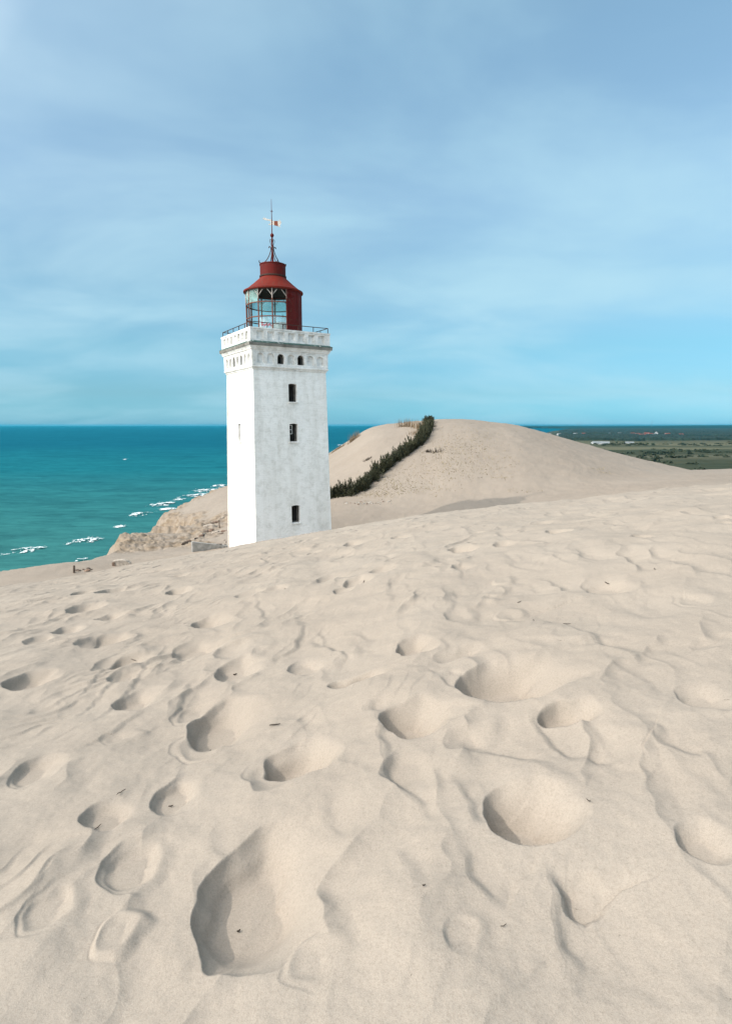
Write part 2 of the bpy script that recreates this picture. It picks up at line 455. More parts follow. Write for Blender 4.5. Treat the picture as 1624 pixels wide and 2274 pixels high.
# wind-cut ledges: picture points along the edge, height (m), width of the low side (m)
SCARPS = [
    ([(1226, 1925), (1246, 1985), (1270, 2020), (1300, 2045)], 0.050, 0.16),
    ([(1000, 1700), (1020, 1740), (1035, 1800), (1075, 1850)], 0.018, 0.22), ([(700, 1760), (720, 1820), (760, 1870)], 0.012, 0.2),
    
    
    ([(800, 1520), (825, 1570), (840, 1640), (850, 1690), (856, 1720), (880, 1750), (920, 1775), (945, 1830), (985, 1870)], 0.030, 0.28),
    ([(1210, 1870), (1218, 1960), (1235, 2060), (1250, 2110), (1260, 2200)], 0.022, 0.22),
    ([(1010, 1870), (1040, 1940), (1080, 1985), (1120, 2010)], 0.020, 0.20),
    
    
    ([(700, 1395), (690, 1420), (740, 1440), (755, 1460), (730, 1490)], 0.030, 0.30),
    ([(655, 1360), (662, 1400), (650, 1430), (600, 1460), (588, 1490)], 0.028, 0.30),
    ([(1105, 1345), (1125, 1370), (1200, 1380), (1260, 1390), (1320, 1420), (1380, 1450), (1440, 1480), (1520, 1500)], 0.032, 0.40),
    ([(985, 1620), (1040, 1650), (1100, 1670), (1180, 1690), (1250, 1730), (1310, 1760)], 0.024, 0.25),
    ([(1150, 1555), (1170, 1580), (1180, 1620), (1240, 1670), (1300, 1690), (1400, 1730), (1480, 1740)], 0.024, 0.25),
    
    ([(140, 1635), (230, 1580), (290, 1520), (330, 1455)], 0.018, 0.16), ([(140, 1605), (215, 1545), (275, 1480)], 0.016, 0.14),
    ([(140, 1572), (200, 1520), (235, 1475)], 0.014, 0.13), ([(150, 1668), (250, 1615), (330, 1560)], 0.016, 0.16),
    ([(555, 1330), (578, 1368), (560, 1400)], 0.022, 0.30), ([(850, 1285), (862, 1340), (845, 1380)], 0.020, 0.35),
     ([(985, 1305), (1000, 1345), (960, 1372)], 0.020, 0.35),
    ([(520, 1300), (600, 1288), (640, 1262), (720, 1250)], 0.020, 0.40), ([(700, 1290), (760, 1275), (800, 1255)], 0.018, 0.40),
    ([(940, 1240), (1000, 1260), (1020, 1300)], 0.020, 0.40), ([(1100, 1225), (1140, 1260), (1210, 1272)], 0.020, 0.45),
    ([(1240, 1215), (1290, 1240), (1380, 1248)], 0.022, 0.5), ([(1380, 1170), (1420, 1195), (1480, 1200)], 0.022, 0.5),
    ([(1420, 1600), (1480, 1660), (1560, 1700)], 0.030, 0.3), 
     ([(870, 1880), (905, 1920), (925, 1980)], 0.012, 0.2),
    ([(760, 1240), (820, 1228), (880, 1236)], 0.016, 0.4), ([(430, 1500), (400, 1540), (385, 1585)], 0.022, 0.25),
    ([(1330, 1330), (1400, 1360), (1500, 1370)], 0.020, 0.5), ([(890, 1480), (960, 1500), (1010, 1480)], 0.018, 0.3)]
def trace_ledge(q_, hh, ww):
    o_ = []
    for i in range(len(q_) - 1):
        p0, p1, p2, p3 = q_[max(i - 1, 0)], q_[i], q_[i + 1], q_[min(i + 2, len(q_) - 1)]
        for t in np.linspace(0, 1, 6)[:-1]:
            o_.append(0.5 * (2 * p1 + (p2 - p0) * t + (2 * p0 - 5 * p1 + 4 * p2 - p3) * t * t + (3 * p1 - p0 - 3 * p2 + p3) * t ** 3))
    o_.append(q_[-1])
    SC.append((np.array(o_), hh, ww))
SC = []
for pts, hh, ww in SCARPS:
    g_ = [hit(px, py, 0.5, 30, 2500)[:2] for px, py in pts]
    # break the traced line at sharp turns, smooth each piece
    parts_ = [[g_[0]]]
    for i in range(1, len(g_)):
        parts_[-1].append(g_[i])
        if i < len(g_) - 1:
            a_ = math.atan2(g_[i][1] - g_[i - 1][1], g_[i][0] - g_[i - 1][0]); b_ = math.atan2(g_[i + 1][1] - g_[i][1], g_[i + 1][0] - g_[i][0])
            if abs((b_ - a_ + PI) % (2 * PI) - PI) > math.radians(52): parts_.append([g_[i]])
    for q_ in parts_:
        if len(q_) > 1: trace_ledge(np.array(q_, float), hh * 0.72, ww)
def scarps(x, y):
    out = np.zeros(np.shape(x))
    for pts, hh, ww in SC:
        m = (x > pts[:, 0].min() - 5 * ww) & (x < pts[:, 0].max() + 5 * ww) & (y > pts[:, 1].min() - 5 * ww) & (y < pts[:, 1].max() + 5 * ww)
        if not m.any(): continue
        sc_ = 0.12 * ww
        xm = x[m] + sc_ * perlin(x[m] / (0.5 * ww), y[m] / (0.5 * ww), 83); ym = y[m] + sc_ * perlin(x[m] / (0.5 * ww) + 9, y[m] / (0.5 * ww), 84)
        best = np.full(xm.shape, 1e9); sd = np.zeros(xm.shape); al = np.zeros(xm.shape); bp = np.zeros(xm.shape)
        n = len(pts) - 1
        for i in range(n):
            a, b = pts[i], pts[i + 1]; d = b - a; L2 = d @ d
            q = np.clip(((xm - a[0]) * d[0] + (ym - a[1]) * d[1]) / L2, 0, 1)
            ex = xm - a[0] - q * d[0]; ey = ym - a[1] - q * d[1]
            dist = np.hypot(ex, ey)
            nx, ny = -d[1], d[0]
            pp = np.abs(ex * nx + ey * ny) / math.sqrt(L2)
            k = (dist < best - 1e-7) | ((dist < best + 1e-7) & (pp > bp))
            best = np.where(k, dist, best); bp = np.where(k, pp, bp)
            sd = np.where(k, np.sign(ex * nx + ey * ny), sd); al = np.where(k, (i + q) / n, al)
        # the low side is the lee side, away from the prevailing wind on the left
        dtot = pts[-1] - pts[0]
        low = 1.0 if (-dtot[1] * 0.89 + dtot[0] * 0.45) > 0 else -1.0
        d = best * sd * low
        Lt = np.hypot(*np.diff(pts, axis=0).T).sum()
        env = np.clip(np.minimum(np.hypot(xm - pts[0, 0], ym - pts[0, 1]), np.hypot(xm - pts[-1, 0], ym - pts[-1, 1])) / (0.3 * Lt), 0, 1)
        env = np.minimum(env, np.clip(np.minimum(al, 1 - al) * 4, 0, 1)); env = env * env * (3 - 2 * env)
        drop = np.where(d > 0, sstep(0, 0.16 * ww + 0.014, d) * np.exp(-(d / (1.25 * ww)) ** 1.6), 0)
        lip = np.where(d <= 0, np.exp(d / (0.9 * ww)), 0) * 0.12
        out[m] += hh * env * (lip - drop)
    return out

def near_detail(x, y):
    """ripples, scours and footprints (m), for the near dune"""
    fade = 1 - sstep(24, 34, y)
    # gentle lumps
    h = 0.035 * fbm(x / 0.9, y / 0.9, 3, 2) + 0.05 * perlin(x / 2.6, y / 2.6, 8)
    # wind ripples: long rise, short lee side to the right, strongly meandering
    wx = 0.55 * fbm(x / 0.55, y / 0.55, 3, 51); wy = fbm(x / 1.3, y / 1.3, 2, 61)
    left = 1 - sstep(-1.4, 0.2, x + 0.15 * y)
    def saw(p, c):
        f = p - np.floor(p)
        return np.where(f < c, f / c, ((1 - f) / (1 - c)) ** 2) - 0.5
    d1 = x * 0.94 - y * 0.34
    amp1 = np.clip(0.42 + 1.5 * perlin(x / 0.75 + 9, y / 0.75, 71), 0, 1.25)
    ph1 = d1 / 0.46 + 0.62 * wx + 0.75 * wy + 0.06 * perlin(x / 0.12, y / 0.12, 59)
    h = h + 0.024 * amp1 * saw(ph1, 0.66)
    d3 = x * 0.99 + y * 0.12
    amp3 = np.clip(0.1 + 1.3 * perlin(x / 0.55 + 3, y / 0.7 - 8, 75), 0, 1.0)
    h = h + 0.010 * amp3 * saw(d3 / 0.26 + 0.8 * fbm(x / 0.5 + 7, y / 0.7, 2, 57), 0.7)
    d2 = x * 0.75 - y * 0.66
    amp2 = np.clip(0.3 + 1.0 * perlin(x / 0.6 - 4, y / 0.6, 73), 0, 1.1)
    h = h + 0.006 * amp2 * (0.7 + 1.3 * left) * saw(d2 / 0.125 + 0.8 * fbm(x / 0.4, y / 0.4, 2, 53), 0.8)
    h = h + 0.0022 * fbm(x / 0.07, y / 0.07, 2, 91)
    pit = np.zeros(np.shape(x)); rim = np.zeros(np.shape(x)); inside = np.zeros(np.shape(x))
    for i, (cx, cy, a, b, dep, gen, rot) in enumerate(PIT):
        m = (np.abs(x - cx) < 2.1 * a) & (np.abs(y - cy) < 2.1 * max(a, b))
        if not m.any(): continue
        dx = x[m] - cx; dy = y[m] - cy
        wob = 0.16
        dx = dx + wob * a * perlin(dx / (0.8 * a) + 3.1 * i, dy / (0.8 * a), 100 + i) + 0.02 * a * perlin(dx / (0.3 * a), dy / (0.3 * a), 7)
        dy = dy + wob * a * perlin(dx / (0.8 * a) - 1.7 * i, dy / (0.8 * a) + 5, 200 + i)
        u = (dx * math.cos(rot) + dy * math.sin(rot)) / a
        v = (-dx * math.sin(rot) + dy * math.cos(rot)) / b
        q = np.sqrt(u * u + v * v)
        cosq = -u / np.maximum(q, 1e-6)           # 1 on the steep (left) side
        side = 0.5 + 0.5 * (cosq * 0.93 - 0.36 * v / np.maximum(q, 1e-6))
        side = np.clip(side, 0, 1)
        wdt = gen * 1.05 * (1 - side) + (0.20 + 0.55 * max(0.9 - dep, 0)) * side + 0.06
        s = np.clip((1 - q) / np.maximum(wdt, 0.1), 0, 1)
        f = side * s * (2 - s) + (1 - side) * s * s * (3 - 2 * s)
        dd = 0.47 * a * dep * f
        pit[m] = np.maximum(pit[m], dd) + 0.15 * np.minimum(pit[m], dd)
        inside[m] = np.maximum(inside[m], sstep(0, 0.5, s))
        rr = np.exp(-((q - 1.15) / 0.28) ** 2) * 0.022 * a * max(dep - 0.4, 0) * (q > 0.9) * side
        rim[m] = np.maximum(rim[m], rr)
    h = h * (1 - 0.75 * inside) - pit + rim * (1 - inside)
    if np.min(y) < 22: h = h + scarps(x, y)
    return h * fade

# ------------------------------------------------------------------ materials
def new_mat(name):
    m = bpy.data.materials.new(name); m.use_nodes = True
    nt = m.node_tree
    return m, nt.nodes, nt.links, nt.nodes['Principled BSDF']
def nd(N, t, **k):
    n = N.new(t)
    for a, b in k.items():
        if a in n.inputs: n.inputs[a].default_value = b
        else: setattr(n, a, b)
    return n
def noise(N, L, coord, scale, detail=4, rough=0.5, dist=0.0, sc3=None):
    if sc3 is not None:
        mp = N.new('ShaderNodeMapping'); mp.inputs['Scale'].default_value = sc3
        L.new(coord, mp.inputs[0]); coord = mp.outputs[0]
    n = N.new('ShaderNodeTexNoise')
    n.inputs['Scale'].default_value = scale; n.inputs['Detail'].default_value = detail
    n.inputs['Roughness'].default_value = rough; n.inputs['Distortion'].default_value = dist
    L.new(coord, n.inputs['Vector'])
    return n.outputs[0]
def ramp(N, L, fac, stops):
    r = N.new('ShaderNodeValToRGB')
    e = r.color_ramp.elements
    e[0].position, e[0].color = stops[0][0], (*stops[0][1], 1)
    e[1].position, e[1].color = stops[-1][0], (*stops[-1][1], 1)
    for p, c in stops[1:-1]:
        q = e.new(p); q.color = (*c, 1)
    L.new(fac, r.inputs[0])
    return r.outputs[0]
def mix(N, L, fac, a, b, blend='MIX'):
    m = N.new('ShaderNodeMix'); m.data_type = 'RGBA'; m.blend_type = blend
    for s, v in ((0, fac), (6, a), (7, b)):
        if isinstance(v, (int, float)): m.inputs[s].default_value = v
        elif isinstance(v, tuple): m.inputs[s].default_value = (*v, 1) if len(v) == 3 else v
        else: L.new(v, m.inputs[s])
    return m.outputs[2]
def bump(N, L, h, bs, strength=0.5, dist=0.01):
    b = N.new('ShaderNodeBump'); b.inputs['Strength'].default_value = strength; b.inputs['Distance'].default_value = dist
    L.new(h, b.inputs['Height']); L.new(b.outputs[0], bs.inputs['Normal'])
    return b
def coords(N, which='Object'):
    t = N.new('ShaderNodeTexCoord'); return t.outputs[which]
def simple(name, col, rough=0.6, metal=0.0, var=0.15, scale=6.0, spec=0.3, bumpd=0.0):
    m, N, L, b = new_mat(name)
    c = coords(N)
    f = noise(N, L, c, scale, 5)
    lo = tuple(x * (1 - var) for x in col); hi = tuple(min(1, x * (1 + var)) for x in col)
    L.new(ramp(N, L, f, [(0.3, lo), (0.7, hi)]), b.inputs['Base Color'])
    b.inputs['Roughness'].default_value = rough; b.inputs['Metallic'].default_value = metal
    b.inputs['Specular IOR Level'].default_value = spec
    if bumpd: bump(N, L, f, b, 0.6, bumpd)
    return m

# sand
M_sand, N, L, B = new_mat("sand")
c = coords(N)
f1 = noise(N, L, c, 1.3, 4); f2 = noise(N, L, c, 420.0, 2, 0.7); f3 = noise(N, L, c, 0.11, 4)
base = ramp(N, L, f1, [(0.3, (0.308, 0.263, 0.218)), (0.7, (0.340, 0.293, 0.245))])
base = mix(N, L, 0.35, base, ramp(N, L, f3, [(0.35, (0.290, 0.244, 0.199)), (0.65, (0.350, 0.306, 0.258))]))
grain = ramp(N, L, f2, [(0.30, (0.62, 0.60, 0.58)), (0.5, (1, 1, 1)), (0.72, (1.12, 1.12, 1.12))])
base = mix(N, L, 0.6, base, grain, 'MULTIPLY')
base = mix(N, L, 0.55, base, ramp(N, L, noise(N, L, c, 95.0, 3, 0.75), [(0.30, (0.76, 0.74, 0.72)), (0.5, (1, 1, 1)), (0.70, (1.10, 1.10, 1.10))]), 'MULTIPLY')
base = mix(N, L, ramp(N, L, noise(N, L, c, 26.0, 3, 0.8), [(0.255, (0.8, 0.8, 0.8)), (0.285, (0, 0, 0))]), base, (0.14, 0.115, 0.09))
at2 = N.new('ShaderNodeAttribute'); at2.attribute_name = 'far_tone'    # slightly darker tone over the far land's sand
base = mix(N, L, at2.outputs['Fac'], base, mix(N, L, 1.0, base, (0.86, 0.845, 0.835), 'MULTIPLY'))
att = N.new('ShaderNodeAttribute'); att.attribute_name = 'clay'
fz = noise(N, L, c, 0.9, 6, 0.6, 0.4, (0.35, 0.35, 4.5)); f5 = noise(N, L, c, 1.6, 5, 0.6)
claycol = ramp(N, L, fz, [(0.30, (0.05, 0.036, 0.026)), (0.40, (0.13, 0.094, 0.062)), (0.52, (0.215, 0.162, 0.112)), (0.70, (0.29, 0.235, 0.175))])
claycol = mix(N, L, 0.45, claycol, ramp(N, L, f5, [(0.35, (0.165, 0.115, 0.072)), (0.6, (0.29, 0.232, 0.172))]))
cm = N.new('ShaderNodeMath'); cm.operation = 'MULTIPLY'
L.new(att.outputs['Fac'], cm.inputs[0])
L.new(ramp(N, L, noise(N, L, c, 0.5, 5, 0.6), [(0.38, (0.12, 0.12, 0.12)), (0.58, (0.9, 0.9, 0.9))]), cm.inputs[1])
base = mix(N, L, cm.outputs[0], base, claycol)
L.new(base, B.inputs['Base Color'])
B.inputs['Roughness'].default_value = 0.95; B.inputs['Specular IOR Level'].default_value = 0.08
bump(N, L, noise(N, L, c, 130.0, 3, 0.7), B, 0.45, 0.004)

# sea
M_sea, N, L, B = new_mat("sea_water")
c = coords(N)
geo = N.new('ShaderNodeNewGeometry')
w1 = noise(N, L, c, 0.075, 5, 0.62, 0.5, (0.55, 1.6, 1)); w2 = noise(N, L, c, 0.016, 4, 0.55, 0.4, (0.6, 1.5, 1)); w3 = noise(N, L, c, 0.0025, 4)
sepn = N.new('ShaderNodeSeparateXYZ'); L.new(c, sepn.inputs[0])
mr = N.new('ShaderNodeMapRange'); mr.inputs['From Min'].default_value = 150; mr.inputs['From Max'].default_value = 1800
L.new(sepn.outputs['Y'], mr.inputs[0])
shore = ramp(N, L, mr.outputs[0], [(0.0, (0.042, 0.148, 0.138)), (0.13, (0.030, 0.146, 0.150)), (0.4, (0.012, 0.130, 0.160)), (1.0, (0.008, 0.102, 0.148))])  # water colour by distance, far end paled to mimic haze
shore = mix(N, L, 0.55, shore, ramp(N, L, w2, [(0.36, (0.72, 0.74, 0.78)), (0.62, (1.12, 1.1, 1.08))]), 'MULTIPLY')
shore = mix(N, L, 0.5, shore, ramp(N, L, w3, [(0.4, (0.85, 0.88, 0.92)), (0.6, (1.06, 1.06, 1.05))]), 'MULTIPLY')
shore = mix(N, L, 0.6, shore, ramp(N, L, w1, [(0.34, (0.6, 0.64, 0.68)), (0.55, (1.05, 1.05, 1.04))]), 'MULTIPLY')
L.new(shore, B.inputs['Base Color'])
B.inputs['Roughness'].default_value = 0.6; B.inputs['Specular IOR Level'].default_value = 0.0
bump(N, L, w1, B, 0.6, 1.6)

# white lime plaster, weathered
def plaster(name, dirt, lo, hi, brick=0.0):
    m, N, L, b = new_mat(name)
    c = coords(N)
    a1 = noise(N, L, c, 0.55, 6, 0.62); a2 = noise(N, L, c, 2.6, 6, 0.65, 0.3); a3 = noise(N, L, c, 1.2, 5, 0.6, 0.2, (1.6, 1.6, 0.16))
    a4 = noise(N, L, c, 7.0, 4, 0.6, 0.0, (0.35, 0.35, 2.4))
    base = ramp(N, L, a1, [(0.36, lo), (0.62, hi)])
    base = mix(N, L, dirt, base, ramp(N, L, a2, [(0.33, (0.60, 0.59, 0.55)), (0.52, (1, 1, 1))]), 'MULTIPLY')
    base = mix(N, L, dirt * 0.7, base, ramp(N, L, a3, [(0.36, (0.66, 0.64, 0.59)), (0.55, (1, 1, 1))]), 'MULTIPLY')
    base = mix(N, L, 0.4, base, ramp(N, L, a4, [(0.36, (0.82, 0.82, 0.81)), (0.58, (1, 1, 1))]), 'MULTIPLY')
    chips = noise(N, L, c, 3.3, 8, 0.72, 0.6)
    base = mix(N, L, ramp(N, L, chips, [(0.25, (0.75, 0.75, 0.75)), (0.31, (0, 0, 0))]), base, (0.40, 0.38, 0.34))
    L.new(base, b.inputs['Base Color'])
    b.inputs['Roughness'].default_value = 0.9; b.inputs['Specular IOR Level'].default_value = 0.15
    hh = N.new('ShaderNodeMath'); hh.operation = 'ADD'; L.new(a4, hh.inputs[0]); L.new(a2, hh.inputs[1])
    bump(N, L, hh.outputs[0], b, 0.6, 0.035)
    return m
M_wall = plaster("white_plaster", 0.38, (0.825, 0.818, 0.79), (0.89, 0.882, 0.858))
M_trim = plaster("weathered_trim", 0.62, (0.76, 0.75, 0.73), (0.86, 0.855, 0.835))
M_dirty_shade = simple("dirty_shaded_plaster", (0.20, 0.185, 0.165), 0.9, var=0.45, scale=3.5)  # dirty plaster, darkened further for shade inside the openings
M_inside = simple("dark_interior", (0.03, 0.027, 0.024), 0.9, var=0.3)  # near-black colour stands in for unlit depth in the openings
# copper flashing, flaking
M_copper, N, L, B = new_mat("copper_flashing")
c = coords(N)
fa = noise(N, L, c, 2.2, 6, 0.7)
L.new(ramp(N, L, fa, [(0.36, (0.62, 0.62, 0.58)), (0.42, (0.035, 0.075, 0.065)), (0.6, (0.06, 0.125, 0.105)), (0.72, (0.45, 0.47, 0.44))]), B.inputs['Base Color'])
B.inputs['Roughness'].default_value = 0.7
M_stone = plaster("stained_shaded_stone", 0.9, (0.17, 0.165, 0.15), (0.27, 0.26, 0.235))  # stained stone, darkened to take in the shadow band at the cornice

def rusty(name, lo, hi, rust=(0.10, 0.045, 0.03), am=0.42):
    m, N, L, b = new_mat(name)
    c = coords(N)
    a1 = noise(N, L, c, 1.1, 6, 0.6, 0.2, (1, 1, 0.3)); a2 = noise(N, L, c, 5.0, 6, 0.7)
    base = ramp(N, L, a1, [(0.34, lo), (0.64, hi)])
    base = mix(N, L, ramp(N, L, a2, [(am - 0.08, (0.8, 0.8, 0.8)), (am + 0.05, (0, 0, 0))]), base, rust)
    L.new(base, b.inputs['Base Color'])
    b.inputs['Roughness'].default_value = 0.7; b.inputs['Specular IOR Level'].default_value = 0.12
    bump(N, L, a2, b, 0.25, 0.02)
    return m
M_red = rusty("red_roof_paint", (0.118, 0.013, 0.008), (0.162, 0.018, 0.010))
M_red2 = rusty("dark_red_paint", (0.088, 0.0095, 0.0085), (0.130, 0.014, 0.0115), am=0.40)
M_frame = rusty("rusty_frame", (0.13, 0.05, 0.038), (0.20, 0.085, 0.06))
M_iron = rusty("black_iron", (0.035, 0.022, 0.02), (0.07, 0.04, 0.032))
M_bracket = simple("pale_bracket", (0.42, 0.38, 0.34), 0.7, var=0.25)
M_vane = simple("vane_white", (0.66, 0.60, 0.53), 0.7, var=0.15)
M_vane_red = simple("vane_red", (0.24, 0.07, 0.04), 0.7)
M_spray = simple("red_spray", (0.60, 0.10, 0.14), 0.7)

def glass(name, tint, dirt, dcol):
    m, N, L, b = new_mat(name)
    N.remove(b)
    out = N['Material Output']
    tr = nd(N, 'ShaderNodeBsdfTransparent'); tr.inputs[0].default_value = (*tint, 1)
    gl = nd(N, 'ShaderNodeBsdfGlossy'); gl.inputs['Roughness'].default_value = 0.06
    df = nd(N, 'ShaderNodeBsdfDiffuse'); df.inputs[0].default_value = (*dcol, 1)
    fr = nd(N, 'ShaderNodeFresnel'); fr.inputs['IOR'].default_value = 1.35
    m1 = N.new('ShaderNodeMixShader'); m2 = N.new('ShaderNodeMixShader')
    fm = nd(N, 'ShaderNodeMath', operation='MULTIPLY'); fm.inputs[1].default_value = 0.3
    L.new(fr.outputs[0], fm.inputs[0]); L.new(fm.outputs[0], m1.inputs[0]); L.new(tr.outputs[0], m1.inputs[1]); L.new(gl.outputs[0], m1.inputs[2])
    f = noise(N, L, coords(N), 1.3, 4, 0.6)
    L.new(ramp(N, L, f, [(0.35, (dirt * 0.4,) * 3), (0.62, (dirt,) * 3)]), m2.inputs[0])
    L.new(m1.outputs[0], m2.inputs[1]); L.new(df.outputs[0], m2.inputs[2])
    L.new(m2.outputs[0], out.inputs['Surface'])
    return m
M_glass = glass("lantern_glass", (0.80, 0.97, 0.95), 0.10, (0.45, 0.62, 0.60))
M_glass_d = glass("dirty_lantern_glass", (0.62, 0.90, 0.88), 0.50, (0.42, 0.66, 0.62))
M_glass_w = glass("milky_glass", (0.80, 0.95, 0.95), 0.55, (0.66, 0.74, 0.74))

M_conc = simple("concrete_grey", (0.27, 0.265, 0.25), 0.9, var=0.25, scale=4)
M_conc2 = simple("rough_concrete", (0.36, 0.31, 0.26), 0.95, var=0.35, scale=7, bumpd=0.05)
M_brick = simple("old_brick", (0.20, 0.135, 0.10), 0.9, var=0.4, scale=8)
M_wood = simple("weathered_wood", (0.12, 0.09, 0.07), 0.9, var=0.4, scale=9)
M_twig = simple("dark_twig", (0.05, 0.038, 0.028), 0.9, var=0.4, scale=30)
M_pebble = simple("pale_pebble", (0.42, 0.38, 0.33), 0.9, var=0.5, scale=3)
M_reed = simple("dry_reed", (0.20, 0.145, 0.09), 0.9, var=0.4, scale=4)
M_straw = simple("dune_grass", (0.30, 0.245, 0.14), 0.9, var=0.35, scale=2)

def leafy(name, lo, hi, scale=1.2):
    m, N, L, b = new_mat(name)
    f = noise(N, L, coords(N), scale, 5, 0.65)
    L.new(ramp(N, L, f, [(0.32, lo), (0.68, hi)]), b.inputs['Base Color'])
    b.inputs['Roughness'].default_value = 0.75; b.inputs['Specular IOR Level'].default_value = 0.25
    return m
M_hedge = leafy("spruce_branches", (0.024, 0.028, 0.014), (0.066, 0.066, 0.034))
M_tree = leafy("tree_leaves", (0.020, 0.036, 0.016), (0.050, 0.075, 0.030), 0.3)
M_forest = leafy("far_forest", (0.005, 0.014, 0.010), (0.018, 0.034, 0.020), 0.02)
M_heath = leafy("heath", (0.016, 0.026, 0.013), (0.042, 0.052, 0.027), 0.05)

# the plain: fields and rough grass
M_plain, N, L, B = new_mat("plain")
c = coords(N)
g1 = noise(N, L, c, 0.006, 5, 0.6, 0.3, (0.5, 1.6, 1)); g2 = noise(N, L, c, 0.035, 5, 0.65); g3 = noise(N, L, c, 0.0016, 3, 0.5, 0.2, (0.35, 1.8, 1))
col = ramp(N, L, g1, [(0.34, (0.018, 0.028, 0.014)), (0.5, (0.043, 0.048, 0.027)), (0.64, (0.085, 0.082, 0.052))])
col = mix(N, L, 0.6, col, ramp(N, L, g2, [(0.36, (0.45, 0.5, 0.45)), (0.6, (1.1, 1.1, 1.1))]), 'MULTIPLY')
col = mix(N, L, 0.5, col, ramp(N, L, g3, [(0.42, (0.022, 0.034, 0.018)), (0.55, (0.066, 0.064, 0.038)), (0.62, (0.13, 0.12, 0.082))]))
sp = N.new('ShaderNodeSeparateXYZ'); L.new(c, sp.inputs[0])
# mown fields in front of the wood
fw = N.new('ShaderNodeMath'); fw.operation = 'MULTIPLY_ADD'; fw.inputs[1].default_value = 700; L.new(g3, fw.inputs[0]); L.new(sp.outputs['Y'], fw.inputs[2])
fm_ = N.new('ShaderNodeMapRange'); fm_.inputs['From Min'].default_value = 1450; fm_.inputs['From Max'].default_value = 2350; L.new(fw.outputs[0], fm_.inputs[0])
band = ramp(N, L, fm_.outputs[0], [(0.0, (0, 0, 0)), (0.10, (0, 0, 0)), (0.16, (0.8, 0.8, 0.8)), (0.30, (0.7, 0.7, 0.7)), (0.34, (0.15, 0.15, 0.15)), (0.45, (0.2, 0.2, 0.2)), (0.5, (0.85, 0.85, 0.85)), (0.8, (0.5, 0.5, 0.5)), (1.0, (0, 0, 0))])
col = mix(N, L, band, col, (0.125, 0.118, 0.072))
mrp = N.new('ShaderNodeMapRange'); mrp.inputs['From Min'].default_value = 6500; mrp.inputs['From Max'].default_value = 8200
L.new(sp.outputs['Y'], mrp.inputs[0])
col = mix(N, L, mrp.outputs[0], col, (0.014, 0.030, 0.020))
L.new(col, B.inputs['Base Color']); B.inputs['Roughness'].default_value = 0.95; B.inputs['Specular IOR Level'].default_value = 0.05

M_foam = simple("sea_foam", (0.62, 0.67, 0.68), 0.8, var=0.08, scale=0.3)
M_house_w = simple("house_white", (0.46, 0.47, 0.47), 0.8, var=0.05)
M_house_g = simple("house_grey", (0.22, 0.24, 0.25), 0.8, var=0.1)
M_roof_r = simple("tile_red", (0.17, 0.055, 0.042), 0.8, var=0.15)
M_roof_g = simple("roof_grey", (0.22, 0.24, 0.25), 0.8, var=0.15)
M_window = simple("window_dark", (0.03, 0.035, 0.04), 0.3)
M_mast = simple("mast_steel", (0.18, 0.2, 0.22), 0.6)

# ------------------------------------------------------------------ sand sheet
OY = 0.8
ts = np.arange(0.0, 0.69, 0.00135)
wide = 0.69 + 0.0016 * np.cumsum(1.045 ** np.arange(0, 90))
wide = wide[wide < 3.0]
ts = np.concatenate([-wide[::-1], -ts[:0:-1], ts, wide])
Ys = [0.0]
y = -0.55
rows = []
while y < 0.9: rows.append(y); y += 0.012
while y < 24: rows.append(y); y += max(0.0030 * y, 0.0035)
while y < 120: rows.append(y); y += 0.0055 * y
while y < 330: rows.append(y); y += 0.03 * y
rows = np.array(rows)
TT, RR = np.meshgrid(ts, rows + OY)
X = TT * RR; Y = RR - OY
nr, nc = X.shape
Z = np.empty_like(X); CL = np.empty_like(X); FA = np.empty_like(X)
for i0 in range(0, nr, 60):
    s_ = slice(i0, min(i0 + 60, nr))
    z_, c_ = land_base(X[s_], Y[s_]); FA[s_] = FAR['v']
    if Y[s_].min() < 35: z_ = z_ + near_detail(X[s_], Y[s_])
    # sparse wind marks on the far slopes
    far = sstep(28, 40, Y[s_])
    wr = X[s_] * 0.5 - Y[s_] * 0.2 + 1.4 * fbm(X[s_] / 4, Y[s_] / 4, 3, 15)
    z_ = z_ + far * (0.035 * (wr - np.floor(wr)) * np.clip(perlin(X[s_] / 9, Y[s_] / 9, 19) + 0.1, 0, 1) + 0.03 * fbm(X[s_] / 0.9, Y[s_] / 0.9, 3, 23))
    Z[s_] = z_; CL[s_] = c_
idx = np.arange(nr * nc).reshape(nr, nc)
F = np.stack([idx[:-1, :-1], idx[:-1, 1:], idx[1:, 1:], idx[1:, :-1]], -1).reshape(-1, 4)
V = np.stack([X, Y, Z], -1).reshape(-1, 3)
# coarse continuation round the sides and behind, sunk under the fine sheet
gx, gy = np.meshgrid(np.linspace(-34, 60, 130), np.linspace(-30, 40, 110))
gz, _ = land_base(gx, gy)
gz = np.where(gy < 0, -EYE + 0.02 * gy, gz) + np.where(gy < 0, 0.16 * gx - 0.006 * gx ** 2, 0) * sstep(0, -6, gy) * 0
cover = np.abs(gx) / np.maximum(ts[-1] * (gy + OY - 0.3), 0.05)
gz = gz - 0.5 * (1 - sstep(0.75, 0.97, cover)) - 0.03
gi = np.arange(gx.size).reshape(gx.shape) + len(V)
F2 = np.stack([gi[:-1, :-1], gi[:-1, 1:], gi[1:, 1:], gi[1:, :-1]], -1).reshape(-1, 4)
V = np.concatenate([V, np.stack([gx, gy, gz], -1).reshape(-1, 3)])
sand = mesh_np("sand_dunes", V, np.concatenate([F, F2]), M_sand, attrs={'clay': np.concatenate([CL.ravel(), np.zeros(gx.size)]), 'far_tone': np.concatenate([FA.ravel(), np.zeros(gx.size)])})
tag(sand, kind='structure', label='pale sand dunes with footprints sloping down to the lighthouse')

